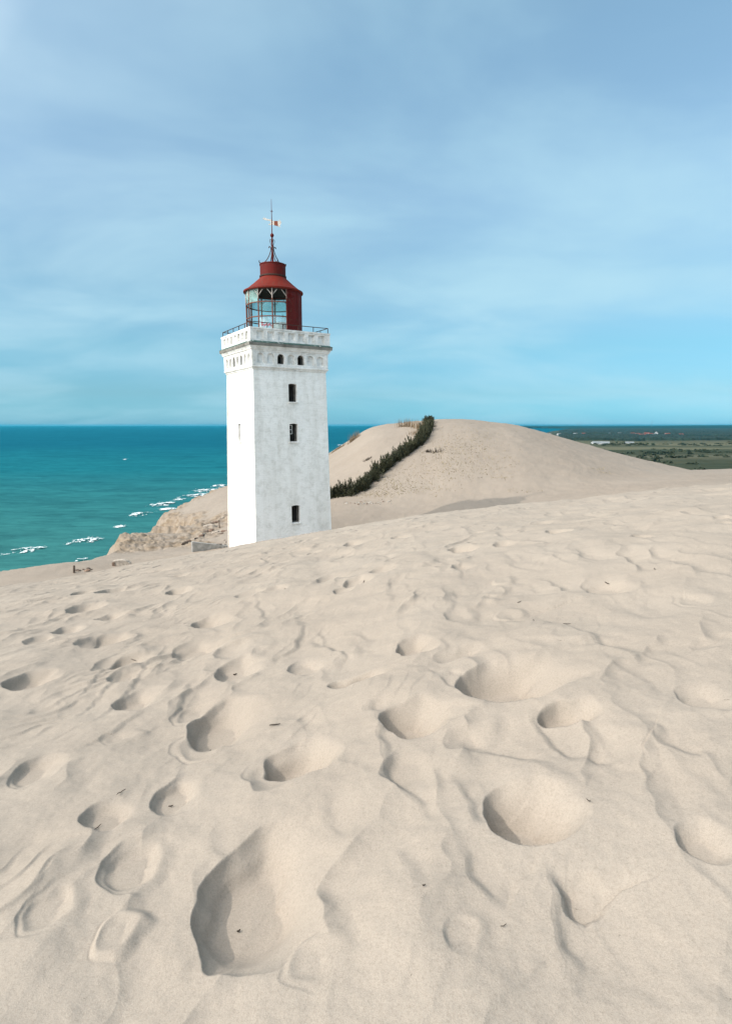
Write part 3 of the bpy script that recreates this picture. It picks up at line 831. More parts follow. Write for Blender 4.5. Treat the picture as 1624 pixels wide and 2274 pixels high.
def land_z(x, y):
    z, _ = land_base(np.array([x]), np.array([y]))
    if y < 34: z = z + near_detail(np.array([float(x)]), np.array([float(y)]))
    return float(z[0])

# ------------------------------------------------------------------ sea, plain
SEA = -61.0
def polar_sheet(name, ts, rows, zf, mat, keep=None, attrs=None):
    T, R = np.meshgrid(ts, rows)
    x = T * R; y = R
    z = zf(x, y)
    i = np.arange(x.size).reshape(x.shape)
    f = np.stack([i[:-1, :-1], i[:-1, 1:], i[1:, 1:], i[1:, :-1]], -1).reshape(-1, 4)
    if keep is not None:
        k = keep(x, y).ravel()
        f = f[k[f].all(1)]
    return mesh_np(name, np.stack([x, y, z], -1).reshape(-1, 3), f, mat)
def sea_z(x, y):
    a = 0.5 * fbm(x / 22 + y / 60, y / 9, 3, 301) + 0.35 * fbm(x / 60, y / 26, 2, 305)
    return SEA + a * (1 - sstep(900, 2500, y))
sea = polar_sheet("sea", np.arange(-1.3, 1.3, 0.004), np.concatenate([np.geomspace(60, 1500, 620), np.geomspace(1510, 38000, 60)]), sea_z, M_sea)
tag(sea, kind='structure', label='teal sea reaching to the horizon')

# coast of the plain: x of the shoreline for a given distance
f_coast = pchip([0, 150, 400, 1000, 3000, 6500, 9000, 10500, 12000, 14000, 40000], [-40, 20, 70, 230, 850, 2060, 3150, 3300, 2700, 2500, 7000])
def plain_z(x, y):
    inland = sstep(0, 160, x - f_coast(y))
    z = SEA - 1.0 + inland * 9.0
    z = z + inland * (2.5 * fbm(x / 260, y / 260, 3, 401) + 0.8 * fbm(x / 60, y / 60, 2, 402)) * (1 - sstep(6000, 9000, y))
    z = z + sstep(8000, 13000, y) * inland * (14 + 10 * perlin(x / 4000, y / 5000, 403) + 26 * sstep(0.35, 0.62, x / np.maximum(y, 1)))
    return z
plain = polar_sheet("plain", np.arange(-0.1, 1.25, 0.004), np.concatenate([np.geomspace(170, 3000, 200), np.geomspace(3040, 37500, 110)]), plain_z, M_plain,
                    keep=lambda x, y: x > f_coast(y) - 60)
tag(plain, kind='structure', label='green and olive coastal plain beyond the dune')

# far-off wood: one canopy mass with gaps
def wood_mask(x, y):
    n = fbm(x / 420, y / 420, 4, 410)
    belt = sstep(1750, 2050, y + 260 * perlin(x / 500, y / 900, 411)) * (1 - sstep(7600, 8600, y))
    gap = 0.95 - 0.75 * sstep(2600, 4200, y) * 0
    return (n + 0.75 * belt * gap > 0.42) & (belt > 0.4) & (x - f_coast(y) > 130)
def wood_z(x, y):
    h = 8 + 3.5 * perlin(x / 17, y / 17, 420) + 2.8 * perlin(x / 7.5, y / 7.5, 421) + 2.5 * perlin(x / 90, y / 90, 422)
    return plain_z(x, y) + np.where(wood_mask(x, y), np.maximum(h, 1.5), -1.5)
wood = polar_sheet("far_wood", np.arange(0.12, 0.95, 0.0011), np.geomspace(1650, 8600, 420), wood_z, M_forest,
                   keep=lambda x, y: x > f_coast(y) + 40)
tag(wood, kind='stuff', label='dark blue green wood covering the plain to the far coast', cat='wood')

# heath and low scrub on the near part of the plain
mbv, mbf = [], []
def blob(cx, cy, cz, r, h, seed):
    """low ragged clump of leaves: small tilted leaf quads spread through a dome"""
    rg = np.random.default_rng(seed)
    n = 26
    for _ in range(n):
        a = rg.uniform(0, 2 * PI); q = math.sqrt(rg.random()) * r
        z = cz + h * (1 - (q / r) ** 2) * rg.uniform(0.25, 1.0)
        s = r * rg.uniform(0.18, 0.34)
        p = np.array([cx + q * math.cos(a), cy + q * math.sin(a), z])
        d1 = rg.normal(size=3); d1 /= np.linalg.norm(d1); d2 = rg.normal(size=3); d2 -= d1 * d2.dot(d1); d2 /= np.linalg.norm(d2)
        b = len(mbv)
        mbv.extend([p - d1 * s - d2 * s * .7, p + d1 * s - d2 * s * .7, p + d1 * s + d2 * s * .7, p - d1 * s + d2 * s * .7])
        mbf.append((b, b + 1, b + 2, b + 3))
k_ = 0
for i in range(1500):
    y = 500 + 1300 * random.random() ** 0.8; x = y * random.uniform(0.26, 0.75)
    if fbm(np.array([x / 150]), np.array([y / 90]), 3, 430)[0] < 0.10: continue
    if 1280 < y < 1500: continue
    r = random.uniform(2.5, 7)
    blob(x, y, float(plain_z(np.array([x]), np.array([y]))[0]), r, r * 0.5, i); k_ += 1
heath = mesh_np("heath_scrub", np.array(mbv), np.array(mbf), M_heath, smooth=False)
tag(heath, kind='stuff', label='dark low scrub scattered over the olive plain', cat='scrub')

# ------------------------------------------------------------------ lighthouse
TX, TY, TB = -6.48, 42.77, -10.2
TA = math.radians(31.7)
S0 = 5.476
def half(z): return (S0 - 0.04 * z) / 2
lh = empty("lighthouse", (TX, TY, TB), TA, label='square white lighthouse with red lantern house standing in the sand', cat='lighthouse')
def zz(z): return z - TB
def rot90(k, p):
    for _ in range(k): p = Vector((-p[1], p[0], p[2]))
    return p
# face k: 0 = right face (towards -y), 3 = left face (towards -x)
def face_pt(k, u, z, dep, hf):
    return rot90(k, Vector((u, -hf(z) + dep, zz(z))))
def arch_outline(u0, u1, z0, z1, rise, n=8):
    pts = [(u0, z0), (u1, z0)]
    if rise < 0.01: return pts + [(u1, z1), (u0, z1)]
    w = (u1 - u0) / 2; c = (u0 + u1) / 2
    R = (w * w + rise * rise) / (2 * rise); zc = z1 - R
    a = math.asin(min(1, w / R))
    if rise > w: a = PI / 2
    for i in range(n + 1):
        q = a - 2 * a * i / n
        pts.append((c + R * math.sin(q), zc + R * math.cos(q)))
    return pts
def face_sheet(mb, k, u0, u1, z0, z1, holes, hf, taper=True):
    """flat face with holes; side edges follow the taper. tall outer edges are subdivided"""
    nz = 1
    def ed(s, z): return s * hf(z) if taper else (u0 if s < 0 else u1)
    outer = [Vector((ed(-1, z0), z0, 0)), Vector((ed(1, z0), z0, 0)), Vector((ed(1, z1), z1, 0)), Vector((ed(-1, z1), z1, 0))]
    loops = [outer] + [[Vector((u, z, 0)) for u, z in h][::-1] for h in holes]
    flat = [p for l in loops for p in l]
    tris = tessellate_polygon(loops)
    vs = [face_pt(k, p.x, p.y, 0, hf) for p in flat]
    fs = []
    for t in tris:
        a, b, c = (flat[i] for i in t)
        fs.append(t if (b - a).cross(c - a).z > 0 else t[::-1])
    mb.add(vs, fs)
def reveal(mb, k, outline, d0, d1, hf, back=False, shrink=0.0):
    """side walls of an opening from depth d0 to d1"""
    n = len(outline)
    cu = sum(p[0] for p in outline) / n; cz = sum(p[1] for p in outline) / n
    zm = cz
    H = lambda z: hf(z)
    a = [face_pt(k, u, z, d0, H) for u, z in outline]
    b = [face_pt(k, cu + (u - cu) * (1 - shrink), cz + (z - cz) * (1 - shrink), d1, H) for u, z in outline]
    fs = [(i, n + i, n + (i + 1) % n, (i + 1) % n) for i in range(n)]
    mb.add(a + b, fs)
    if back: mb.add(b, [tuple(range(n))])

WIN = [(-0.20, 0.42, 1.56, 2.78), (-0.20, 0.42, -1.13, 0.10), (-0.21, 0.43, -6.76, -5.53)]
wins = {0: [arch_outline(*w, 0.06, 5) for w in WIN],
        3: [arch_outline(-0.36, 0.22, -1.15, 0.10, 0.0)],
        1: [arch_outline(-0.3, 0.3, z, z + 1.2, 0.06, 5) for z in (-6.7, -1.1, 1.6)],
        2: [arch_outline(-0.3, 0.3, -1.1, 0.1, 0.06, 5)]}
mb = MB()
for k in range(4):
    face_sheet(mb, k, 0, 0, -10.2, 3.72, wins[k], half)
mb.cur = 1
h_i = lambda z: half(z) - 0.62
for k in range(4): face_sheet(mb, k, 0, 0, -10.2, 3.72, [], h_i)        # near-black inner skin, painted shade behind the openings
shaft = mb.build("shaft", M_wall, lh, mats=[M_wall, M_inside])
for k in range(4):
    for i, ol in enumerate(wins[k]):
        mb = MB()
        reveal(mb, k, ol, 0.0, 0.24, half)
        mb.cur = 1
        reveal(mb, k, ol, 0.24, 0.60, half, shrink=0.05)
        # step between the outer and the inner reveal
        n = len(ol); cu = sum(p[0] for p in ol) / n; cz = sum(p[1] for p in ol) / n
        w = mb.build("window", M_trim, lh, mats=[M_trim, M_dirty_shade])
        sb = MB()
        u0, u1, z0 = ol[0][0], ol[1][0], ol[0][1]
        pts = []
        for (u, dz, dd) in ((u0 - 0.05, 0, -0.09), (u1 + 0.05, 0, -0.09), (u1 + 0.05, -0.09, -0.09), (u0 - 0.05, -0.09, -0.09),
                            (u0 - 0.05, 0.015, 0.2), (u1 + 0.05, 0.015, 0.2), (u1 + 0.05, -0.09, 0.2), (u0 - 0.05, -0.09, 0.2)):
            pts.append(face_pt(k, u, z0 + dz, dd, half))
        sb.add(pts, [(0, 3, 2, 1), (0, 1, 5, 4), (3, 7, 6, 2), (0, 4, 7, 3), (1, 2, 6, 5), (4, 5, 6, 7)])
        sb.build("sill", M_trim, w)
        if k == 0 and i == 1:
            fb = MB()
            def bar(u0_, u1_, za, zb_):
                p0 = [face_pt(k, u, z, d, half) for d in (0.30, 0.36) for u, z in ((u0_, za), (u1_, za), (u1_, zb_), (u0_, zb_))]
                fb.add(p0, [(0, 1, 2, 3), (4, 7, 6, 5), (0, 4, 5, 1), (1, 5, 6, 2), (2, 6, 7, 3), (3, 7, 4, 0)])
            bar(-0.15, -0.11, -1.05, 0.02); bar(-0.15, 0.12, -0.04, 0.0); bar(0.10, 0.14, -0.6, 0.02); bar(-0.15, 0.12, -0.34, -0.30); bar(-0.15, 0.12, -0.62, -0.58)
            fb.build("frame", M_trim, w)
        if k == 3:  # pale sheet standing in for the slot's sunlit reveal
            fb = MB()
            reveal(fb, k, ol, 0.13, 0.14, half, back=True)
            fb.build("lit_reveal_sheet", simple("lit_reveal_grey", (0.50, 0.49, 0.46), 0.9, var=0.2), w)

# lightning cable down the seaward face
mb = MB()
mb.tube([face_pt(3, -half(z) + 0.22, z, -0.02, half) for z in (3.6, 0.0, -4.0, -8.0, -10.0)], 0.022, 6)
mb.build("lightning_cable", simple("cable_tan", (0.36, 0.27, 0.20), 0.8), lh)
# band below the frieze
hs = half(3.8)
hfz = hs + 0.10
mb = MB()
mb.square([(half(3.60) - 0.002, zz(3.60)), (hs + 0.05, zz(3.64)), (hs + 0.06, zz(3.72)), (hs + 0.14, zz(3.76)), (hs + 0.15, zz(3.84)), (hfz - 0.02, zz(3.905)), (hfz - 0.4, zz(3.905))])
mb.build("string_course", M_trim, lh)

# frieze with seven arches on every side
HF = lambda z: hfz
mb = MB()
open_arch = (2, 4)
arcs = {}
W_ = 2 * hfz
for k in range(4):
    outs = []
    for i in range(7):
        c_ = -hfz + W_ * (0.104 + 0.132 * i)
        outs.append(arch_outline(c_ - 0.255, c_ + 0.255, 4.02, 4.68, 0.2549, 12))
    arcs[k] = outs
    face_sheet(mb, k, -hfz, hfz, 3.9, 4.80, outs, HF, taper=False)
    for i in range(7):
        if i not in open_arch: reveal(mb, k, outs[i], 0.0, 0.15, HF, back=True)
for k in range(4):                                     # corner pilasters
    for s in (-1, 1):
        c_ = s * (hfz - 0.085)
        p0 = [face_pt(k, c_ + a * 0.085 + 0, z, d, HF) for d in (-0.03, 0.05) for a, z in ((-1, 3.91), (1, 3.91), (1, 4.78), (-1, 4.78))]
        mb.add(p0, [(0, 1, 2, 3), (0, 4, 5, 1), (1, 5, 6, 2), (2, 6, 7, 3), (3, 7, 4, 0)])
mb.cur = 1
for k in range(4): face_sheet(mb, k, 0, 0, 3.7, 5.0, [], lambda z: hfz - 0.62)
mb.build("frieze", M_trim, lh, mats=[M_trim, M_inside])
for k in range(4):
    for i in open_arch:
        mb = MB()
        ol = arcs[k][i]
        reveal(mb, k, ol, 0.0, 0.22, HF); mb.cur = 1
        reveal(mb, k, ol, 0.22, 0.58, HF, shrink=0.2)
        if k == 3 and i == 2:
            mb.cur = 2; reveal(mb, k, ol, 0.16, 0.17, HF, back=True)
        w = mb.build("arched_window", M_trim, lh, mats=[M_trim, M_dirty_shade, M_stone])

# cornice and its copper flashing
hp = hfz + 0.13
mb = MB()
mb.square([(hfz - 0.01, zz(4.76)), (hfz + 0.03, zz(4.78)), (hfz + 0.035, zz(4.86)), (hfz + 0.10, zz(4.90)), (hfz + 0.11, zz(4.96)), (hfz + 0.17, zz(5.05)),
           (hfz + 0.21, zz(5.12)), (hfz + 0.22, zz(5.17))])
cor = mb.build("cornice", M_trim, lh)
mb = MB(); mb.square([(hfz + 0.19, zz(5.11)), (hfz + 0.255, zz(5.12)), (hfz + 0.265, zz(5.30)), (hfz + 0.20, zz(5.305))]); mb.build("cornice_slab", M_stone, cor)  # depth and dark tone include a painted shadow below the flashing
mb = MB(); mb.square([(hfz + 0.268, zz(5.295)), (hfz + 0.275, zz(5.325)), (hp + 0.01, zz(5.42)), (hp - 0.05, zz(5.43))]); mb.build("flashing", M_copper, cor)

# parapet with recessed panels
HP = lambda z: hp
mb = MB()
for k in range(4):
    outs = []
    for i in range(7):
        c_ = -hp + 2 * hp * (0.118 + 0.1275 * i)
        outs.append(arch_outline(c_ - 0.235, c_ + 0.235, 5.53, 6.06, 0))
    face_sheet(mb, k, -hp, hp, 5.38, 6.16, outs, HP, taper=False)
    for i, o in enumerate(outs):
        reveal(mb, k, o, 0, 0.08, HP)
        inn = [(u + (0.045 if j in (0, 3) else -0.045), z + (0.045 if j < 2 else -0.045)) for j, (u, z) in enumerate(o)]
        # ledge, then the deeper field
        a = [face_pt(k, u, z, 0.08, HP) for u, z in o]; b = [face_pt(k, u, z, 0.08, HP) for u, z in inn]
        mb.add(a + b, [(j, (j + 1) % 4, 4 + (j + 1) % 4, 4 + j) for j in range(4)])
        reveal(mb, k, inn, 0.08, 0.15, HP, back=True)
mb.square([(hp - 0.001, zz(6.158)), (hp + 0.03, zz(6.165)), (hp + 0.03, zz(6.255)), (hp - 0.30, zz(6.26)), (hp - 0.30, zz(5.45)), (0.0, zz(5.45))])
mb.build("parapet", M_trim, lh)

# gallery railing
mb = MB()
ri = hp - 0.1; rz0, rz1 = 6.24, 6.60
for k in range(4):
    a = rot90(k, Vector((-ri, -ri, zz(rz1)))); b = rot90(k, Vector((ri, -ri, zz(rz1))))
    mb.tube([a, b], 0.026, 6)
    for i in range(5):
        u = -ri + 2 * ri * i / 5
        p = rot90(k, Vector((u, -ri, zz(rz0)))); q = rot90(k, Vector((u, -ri, zz(rz1))))
        mb.tube([p, q], 0.026, 6)
mb.build("gallery_railing", M_iron, lh)

# lantern house: angle 0 faces the camera, + to the right
A0 = math.atan2(-TY, -TX) - TA
def lp(phi, r, z):
    q = A0 + math.radians(phi)
    return Vector((r * math.cos(q), r * math.sin(q), zz(z)))
RL = 1.90
PH0 = -2.6
mull = [PH0 + 30 * i for i in range(12)]
mb = MB()
for i, ph in enumerate(mull):
    if 30 < ph % 360 < 115: continue
    mb.tube([lp(ph, RL - 0.02, 5.45), lp(ph, RL - 0.02, 9.12)], 0.045 if ph % 360 > 290 or ph % 360 < 40 else 0.055, 6)
for z in (6.40, 7.28, 8.22):
    a0 = A0 + math.radians(117.4); a1 = A0 + math.radians(387.4)
    mb.lathe([(RL + 0.02, zz(z - 0.03)), (RL + 0.02, zz(z + 0.03)), (RL - 0.06, zz(z + 0.03)), (RL - 0.06, zz(z - 0.03)), (RL + 0.02, zz(z - 0.03))], 72, a0=a0, a1=a1)
mb.lathe([(RL - 0.05, zz(5.45)), (RL + 0.03, zz(5.47)), (RL + 0.03, zz(5.6)), (RL - 0.05, zz(5.62))], 60)
lan = mb.build("lantern_frame", M_frame, lh, angle=40)
for ph in mull:
    if 30 < ph % 360 < 115: continue
    mb = MB()
    for s in (-1, 1):
        if abs(ph - 27.4) < 1 and s > 0: continue
        pts = [lp(ph, RL - 0.03, 8.62), lp(ph + s * 4.5, RL - 0.03, 8.80), lp(ph + s * 10, RL - 0.04, 9.02)]
        mb.tube(pts, 0.028, 5)
    mb.tube([lp(ph, RL + 0.015, 8.45), lp(ph, RL + 0.015, 9.08)], 0.03, 5)
    mb.build("bracket", M_bracket, lan)
# glazing, three tiers, one pane missing here and there
mb = MB()
def pane(ph0, ph1, z0, z1, r=RL - 0.02, n=5):
    vs = [lp(ph0 + (ph1 - ph0) * i / n, r, z) for z in (z0, z1) for i in range(n + 1)]
    mb.add(vs, [(i, i + 1, n + 2 + i, n + 1 + i) for i in range(n)])
for i, ph in enumerate(mull):
    if 25 < ph % 360 < 115: continue
    for t_, (z0, z1) in enumerate(((5.62, 6.40), (6.40, 7.28), (7.28, 8.22), (8.22, 9.1))):
        if t_ == 3 and (ph % 360 > 320 or ph % 360 < 25): continue            # broken out
        if t_ in (1, 2) and abs(ph % 360 - 297.4) < 1: continue
        if t_ in (1, 2) and abs(ph % 360 - 267.4) < 1: continue
        mb.cur = 1 if (t_ == 3 or (t_ == 0)) else 0
        if t_ == 1 and (ph % 360 > 320 or ph % 360 < 25): mb.cur = 2
        if t_ == 2 and abs(ph % 360 - 327.4) < 1: mb.cur = 0
        pane(ph, ph + 30, z0, z1)
# shards of milky glass left in the back panes
mb.cur = 2
for ph0, ph1, z0, z1 in ((150, 164, 7.0, 8.1), (190, 203, 7.2, 8.0), (168, 176, 6.9, 7.6)):
    vs = [lp(ph0, RL - 0.1, z0), lp(ph1, RL - 0.1, z0 + 0.2), lp(ph1 - 3, RL - 0.1, z1), lp(ph0 + 2, RL - 0.1, z1 - 0.3)]
    mb.add(vs, [(0, 1, 2, 3)])
mb.build("glazing", M_glass, lan, mats=[M_glass, M_glass_d, M_glass_w])
# spray-painted scribble across the bottom front panes
mb = MB()
for j in range(9):
    p = -26 + j * 2.4
    zt = 6.78 + 0.06 * math.sin(j * 2.1)
    mb.tube([lp(p, RL + 0.0, zt - 0.16), lp(p + 0.9, RL + 0.0, zt), lp(p + 1.8, RL + 0.0, zt - 0.13)], 0.014, 4)
mb.tube([lp(-27, RL + 0.0, 6.83), lp(-20, RL + 0.0, 6.86)], 0.016, 4)
mb.build("graffiti", M_spray, lan)
# low curb wall inside, and the grey drum that carried the lamp
mb = MB(); mb.lathe([(RL - 0.22, zz(5.45)), (RL - 0.22, zz(6.45)), (RL - 0.34, zz(6.45)), (RL - 0.34, zz(5.45))], 48)
mb.build("curb_wall", M_trim, lan, angle=40)
mb = MB(); q = lp(35, 0.85, 5.45); mb.lathe([(0.72, 0), (0.72, 1.25), (0.62, 1.45), (0.35, 1.58), (0.0, 1.62)], 32, c=(q.x, q.y, q.z))
mb.build("lamp_drum", M_conc, lan, angle=40)
# sheet-metal screen on the landward side
mb = MB()
a0 = A0 + math.radians(26.8); a1 = A0 + math.radians(117.8)
mb.lathe([(RL + 0.035, zz(5.45)), (RL + 0.035, zz(9.12))], 40, a0=a0, a1=a1)
mb.lathe([(RL - 0.03, zz(9.12)), (RL - 0.03, zz(5.45))], 40, a0=a0, a1=a1)
for e in (26.8, 117.8):
    mb.add([lp(e, RL - 0.03, 5.45), lp(e, RL + 0.035, 5.45), lp(e, RL + 0.035, 9.12), lp(e, RL - 0.03, 9.12)], [(0, 1, 2, 3)])
for e in (27.6, 57.4, 87.4, 117):
    mb.tube([lp(e, RL + 0.036, 5.5), lp(e, RL + 0.036, 9.1)], 0.03, 6)
q0 = lp(38, RL + 0.03, 8.72); qn = (lp(38, 1, 0) - lp(38, 0, 0))
mb.tube([q0, q0 + qn * 0.12, q0 + qn * 0.13], [0.10, 0.10, 0.03], 12)
mb.build("metal_screen", M_red2, lan, angle=40)

# roof, ventilator drum, finial
mb = MB()
mb.lathe([(RL - 0.3, zz(9.10)), (2.0, zz(9.08)), (2.06, zz(9.09)), (2.075, zz(9.14)), (2.06, zz(9.19)), (1.98, zz(9.215)), (1.80, zz(9.33)), (1.40, zz(9.66)),
          (0.98, zz(10.03)), (0.87, zz(10.14)), (0.84, zz(10.22))], 72)
roof = mb.build("roof", M_red, lh, angle=50)
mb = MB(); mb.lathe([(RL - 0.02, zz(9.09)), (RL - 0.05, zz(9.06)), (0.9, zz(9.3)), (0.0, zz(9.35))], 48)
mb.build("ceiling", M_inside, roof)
mb = MB()
mb.lathe([(0.86, zz(10.14)), (0.93, zz(10.16)), (0.93, zz(10.25)), (0.885, zz(10.26))], 48)
mb.build("roof_ring", M_iron, roof, angle=40)
mb = MB()
mb.lathe([(0.885, zz(10.22)), (0.885, zz(10.95)), (0.915, zz(10.96)), (0.915, zz(11.02)), (0.88, zz(11.03)), (0.4, zz(11.13)), (0.1, zz(11.17)), (0, zz(11.17))], 56)
vent = mb.build("ventilator_drum", M_red2, lh, angle=40)
fin = MB()
fin.tube([(0, 0, zz(11.1)), (0, 0, zz(12.3)), (0, 0, zz(12.9))], [0.075, 0.06, 0.05], 10)
fin.tube([(0, 0, zz(12.95)), (0, 0, zz(14.0)), (0, 0, zz(14.55)), (0, 0, zz(15.32))], [0.035, 0.028, 0.02, 0.010], 8)
for ang in (0, PI / 2):
    c_, s_ = math.cos(ang), math.sin(ang)
    fin.tube([(-0.10 * c_, -0.10 * s_, zz(14.56)), (-0.06 * c_, -0.06 * s_, zz(14.50)), (0.06 * c_, 0.06 * s_, zz(14.50)), (0.10 * c_, 0.10 * s_, zz(14.56))], 0.012, 5)
finial = fin.build("finial", M_red2, lh, angle=60)
mb = MB(); mb.lathe([(0.0, -0.13), (0.07, -0.115), (0.115, -0.06), (0.13, 0), (0.115, 0.06), (0.07, 0.115), (0, 0.13)], 20, c=(0, 0, zz(12.96)))
mb.build("ball", M_red2, finial, smooth=True)
def smooth_path(pts, n=5):
    P_ = [Vector(p) for p in pts]; out = []
    for i in range(len(P_) - 1):
        p0 = P_[max(i - 1, 0)]; p1 = P_[i]; p2 = P_[i + 1]; p3 = P_[min(i + 2, len(P_) - 1)]
        for j in range(n):
            t = j / n
            out.append(0.5 * ((2 * p1) + (-p0 + p2) * t + (2 * p0 - 5 * p1 + 4 * p2 - p3) * t * t + (-p0 + 3 * p1 - 3 * p2 + p3) * t ** 3))
    out.append(P_[-1]); return out
ARM = [(0.96, 11.20), (0.975, 11.12), (0.94, 11.05), (0.86, 11.04), (0.68, 11.08), (0.45, 11.27), (0.24, 11.62), (0.13, 11.92), (0.10, 12.06), (0.14, 12.17), (0.21, 12.20), (0.25, 12.15), (0.235, 12.10)]
HEART = [(0.05, 12.22), (0.11, 12.40), (0.165, 12.56), (0.155, 12.66), (0.10, 12.69), (0.06, 12.62), (0.09, 12.57)]
for ph in (-70, 20, 110, 200):
    mb = MB()
    mb.tube(smooth_path([lp(ph, r, z) for r, z in ARM]), 0.028, 6)
    mb.tube(smooth_path([lp(ph + 0, r, z) for r, z in HEART]), 0.017, 5)
    mb.build("scroll_bracket", M_iron, finial, angle=60)
# weather vane: swallow-tailed arm to the left, ragged pennant to the right
vd = Vector((math.cos(-TA + 0.10), math.sin(-TA + 0.10), 0))
vn = Vector((-vd.y, vd.x, 0))
def vane(outl, name, mat, th=0.012):
    m_ = MB(); n = len(outl)
    f0 = [vd * u + Vector((0, 0, zz(z))) + vn * th for u, z in outl]; b0 = [vd * u + Vector((0, 0, zz(z))) - vn * th for u, z in outl]
    tris = tessellate_polygon([[Vector((u, z, 0)) for u, z in outl]])
    m_.add(f0 + b0, [tuple(t) for t in tris] + [tuple(n + i for i in t) for t in tris] + [(i, (i + 1) % n, n + (i + 1) % n, n + i) for i in range(n)])
    return m_.build(name, mat, finial)
wv = vane([(0.02, 13.98), (-0.20, 14.00), (-0.40, 14.05), (-0.55, 14.14), (-0.50, 14.05), (-0.66, 14.03), (-0.50, 13.96), (-0.36, 13.93), (-0.10, 13.90), (-0.06, 13.78), (-0.24, 13.64), (-0.12, 13.64), (0.02, 13.66),
           (0.30, 13.60), (0.50, 13.54), (0.58, 13.50), (0.55, 13.62), (0.62, 13.74), (0.66, 13.84), (0.60, 13.90), (0.54, 14.02), (0.50, 13.92), (0.30, 13.90), (0.02, 13.92)], "weather_vane", M_vane)
vane([(0.17, 13.902), (0.16, 13.63), (0.42, 13.57), (0.40, 13.908)], "vane_field", M_vane_red, 0.016)

# ------------------------------------------------------------------ hedge and the reed fence on the far dune
def leaf_mesh(name, mat, items, **kw):
    v, f = [], []
    for p, d1, d2 in items:
        b = len(v)
        v.extend([p - d2, p + d2, p + d1 + d2 * 0.35, p + d1 - d2 * 0.35]); f.append((b, b + 1, b + 2, b + 3))
    o = mesh_np(name, np.array(v), np.array(f), mat, smooth=False)
    tag(o, **kw)
    return o
HEDGE = [(560, 1140), (735, 1105), (765, 1100), (795, 1093), (815, 1076), (833, 1060), (850, 1045), (866, 1031), (883, 1020), (898, 1010), (914, 998), (929, 986), (939, 972), (945, 960), (948, 948), (951, 937)]
hp_ = [hit(px, py, 40, 130) for px, py in HEDGE]
seg = [0.0]
for a, b in zip(hp_[:-1], hp_[1:]): seg.append(seg[-1] + math.dist(a[:2], b[:2]))
hx = pchip(seg, [p[0] for p in hp_]); hy = pchip(seg, [p[1] for p in hp_])
items = []
rg = np.random.default_rng(5)
s_ = 0.0
while s_ < seg[-1]:
    x0, y0 = float(hx(s_)), float(hy(s_))
    hgt = 1.38 * (1 + 0.26 * math.sin(s_ * 1.7) * math.sin(s_ * 0.61 + 1)) * rg.uniform(0.6, 1.08)
    if s_ > seg[-1] - 12: hgt *= 1 - 0.38 * (s_ - seg[-1] + 12) / 12
    x0 += rg.normal() * 0.33; y0 += rg.normal() * 0.33
    z0 = land_z(x0, y0) - 0.1
    lean = np.array([rg.normal() * 0.16 + 0.05, rg.normal() * 0.16, 1.0])
    nl = 30
    for i in range(nl):
        q = (i + rg.random()) / nl
        p = np.array([x0, y0, z0]) + lean * hgt * q
        spread = 0.34 * (1 - q) ** 0.6 + 0.05
        a = rg.uniform(0, 2 * PI)
        d = np.array([math.cos(a) * spread, math.sin(a) * spread, rg.uniform(0.10, 0.34)])
        wv_ = np.cross(d, rg.normal(size=3)); wv_ = wv_ / np.linalg.norm(wv_) * rg.uniform(0.025, 0.06)
        items.append((p, d, wv_))
    s_ += 0.05
leaf_mesh("hedge", M_hedge, items, label='dark evergreen brushwood hedge climbing the far dune to its crest', cat='hedge')

# dead grey-brown stalks standing above the hedge
def stalks(name, pts, hmin, hmax, mat, n, spread, lean=0.15, thick=0.012, seed=1, **kw):
    rg = np.random.default_rng(seed); v, f = [], []
    for i in range(n):
        q = rg.random() * (len(pts) - 1); j = int(q); fr = q - j
        x = pts[j][0] * (1 - fr) + pts[min(j + 1, len(pts) - 1)][0] * fr + rg.normal() * spread
        y = pts[j][1] * (1 - fr) + pts[min(j + 1, len(pts) - 1)][1] * fr + rg.normal() * spread
        z = land_z(x, y) - 0.04
        h = rg.uniform(hmin, hmax)
        d = np.array([rg.normal() * lean, rg.normal() * lean, 1.0]) * h
        a = rg.uniform(0, PI); w = np.array([math.cos(a), math.sin(a), 0]) * thick * rg.uniform(0.7, 1.4)
        w2 = np.array([-w[1], w[0], 0])
        b = len(v); p = np.array([x, y, z]); m_ = p + d * 0.55 + np.array([rg.normal(), rg.normal(), 0]) * 0.03 * h
        v.extend([p - w, p + w * 0.6 + w2, p + w * 0.6 - w2, m_ - w * .7, m_ + w * 0.5 + w2 * .6, m_ + w * 0.5 - w2 * .6, p + d])
        f.extend([(b, b + 1, b + 4, b + 3), (b + 1, b + 2, b + 5, b + 4), (b + 2, b, b + 3, b + 5), (b + 3, b + 4, b + 6), (b + 4, b + 5, b + 6), (b + 5, b + 3, b + 6)])
    o = mesh_np(name, np.array(v), f, mat, smooth=False)
    tag(o, **kw)
    return o
def gp(px, py, y0=40, y1=160): 
    h = hit(px, py, y0, y1); return (h[0], h[1])
stalks("brush_fence", [gp(884, 948), gp(905, 947), gp(926, 951), (gp(938, 958))], 0.8, 1.5, M_reed, 150, 0.22, 0.10, 0.03, 3,
       label='row of bare brown brushwood stakes near the dune crest left of the hedge', cat='fence')
stalks("grass_tuft", [gp(915, 966), gp(924, 962)], 0.3, 0.8, M_reed, 60, 0.5, 0.3, 0.02, 4,
       label='small dry grass tuft beside the hedge below the stake row', cat='grass tuft', group='dry tufts on the far dune')
stalks("grass_tuft", [gp(776, 984), gp(784, 977), gp(793, 971)], 0.4, 1.5, M_reed, 170, 0.28, 0.22, 0.02, 5,
       label='tall dry grass tuft on the seaward edge of the far dune', cat='grass tuft', group='dry tufts on the far dune')
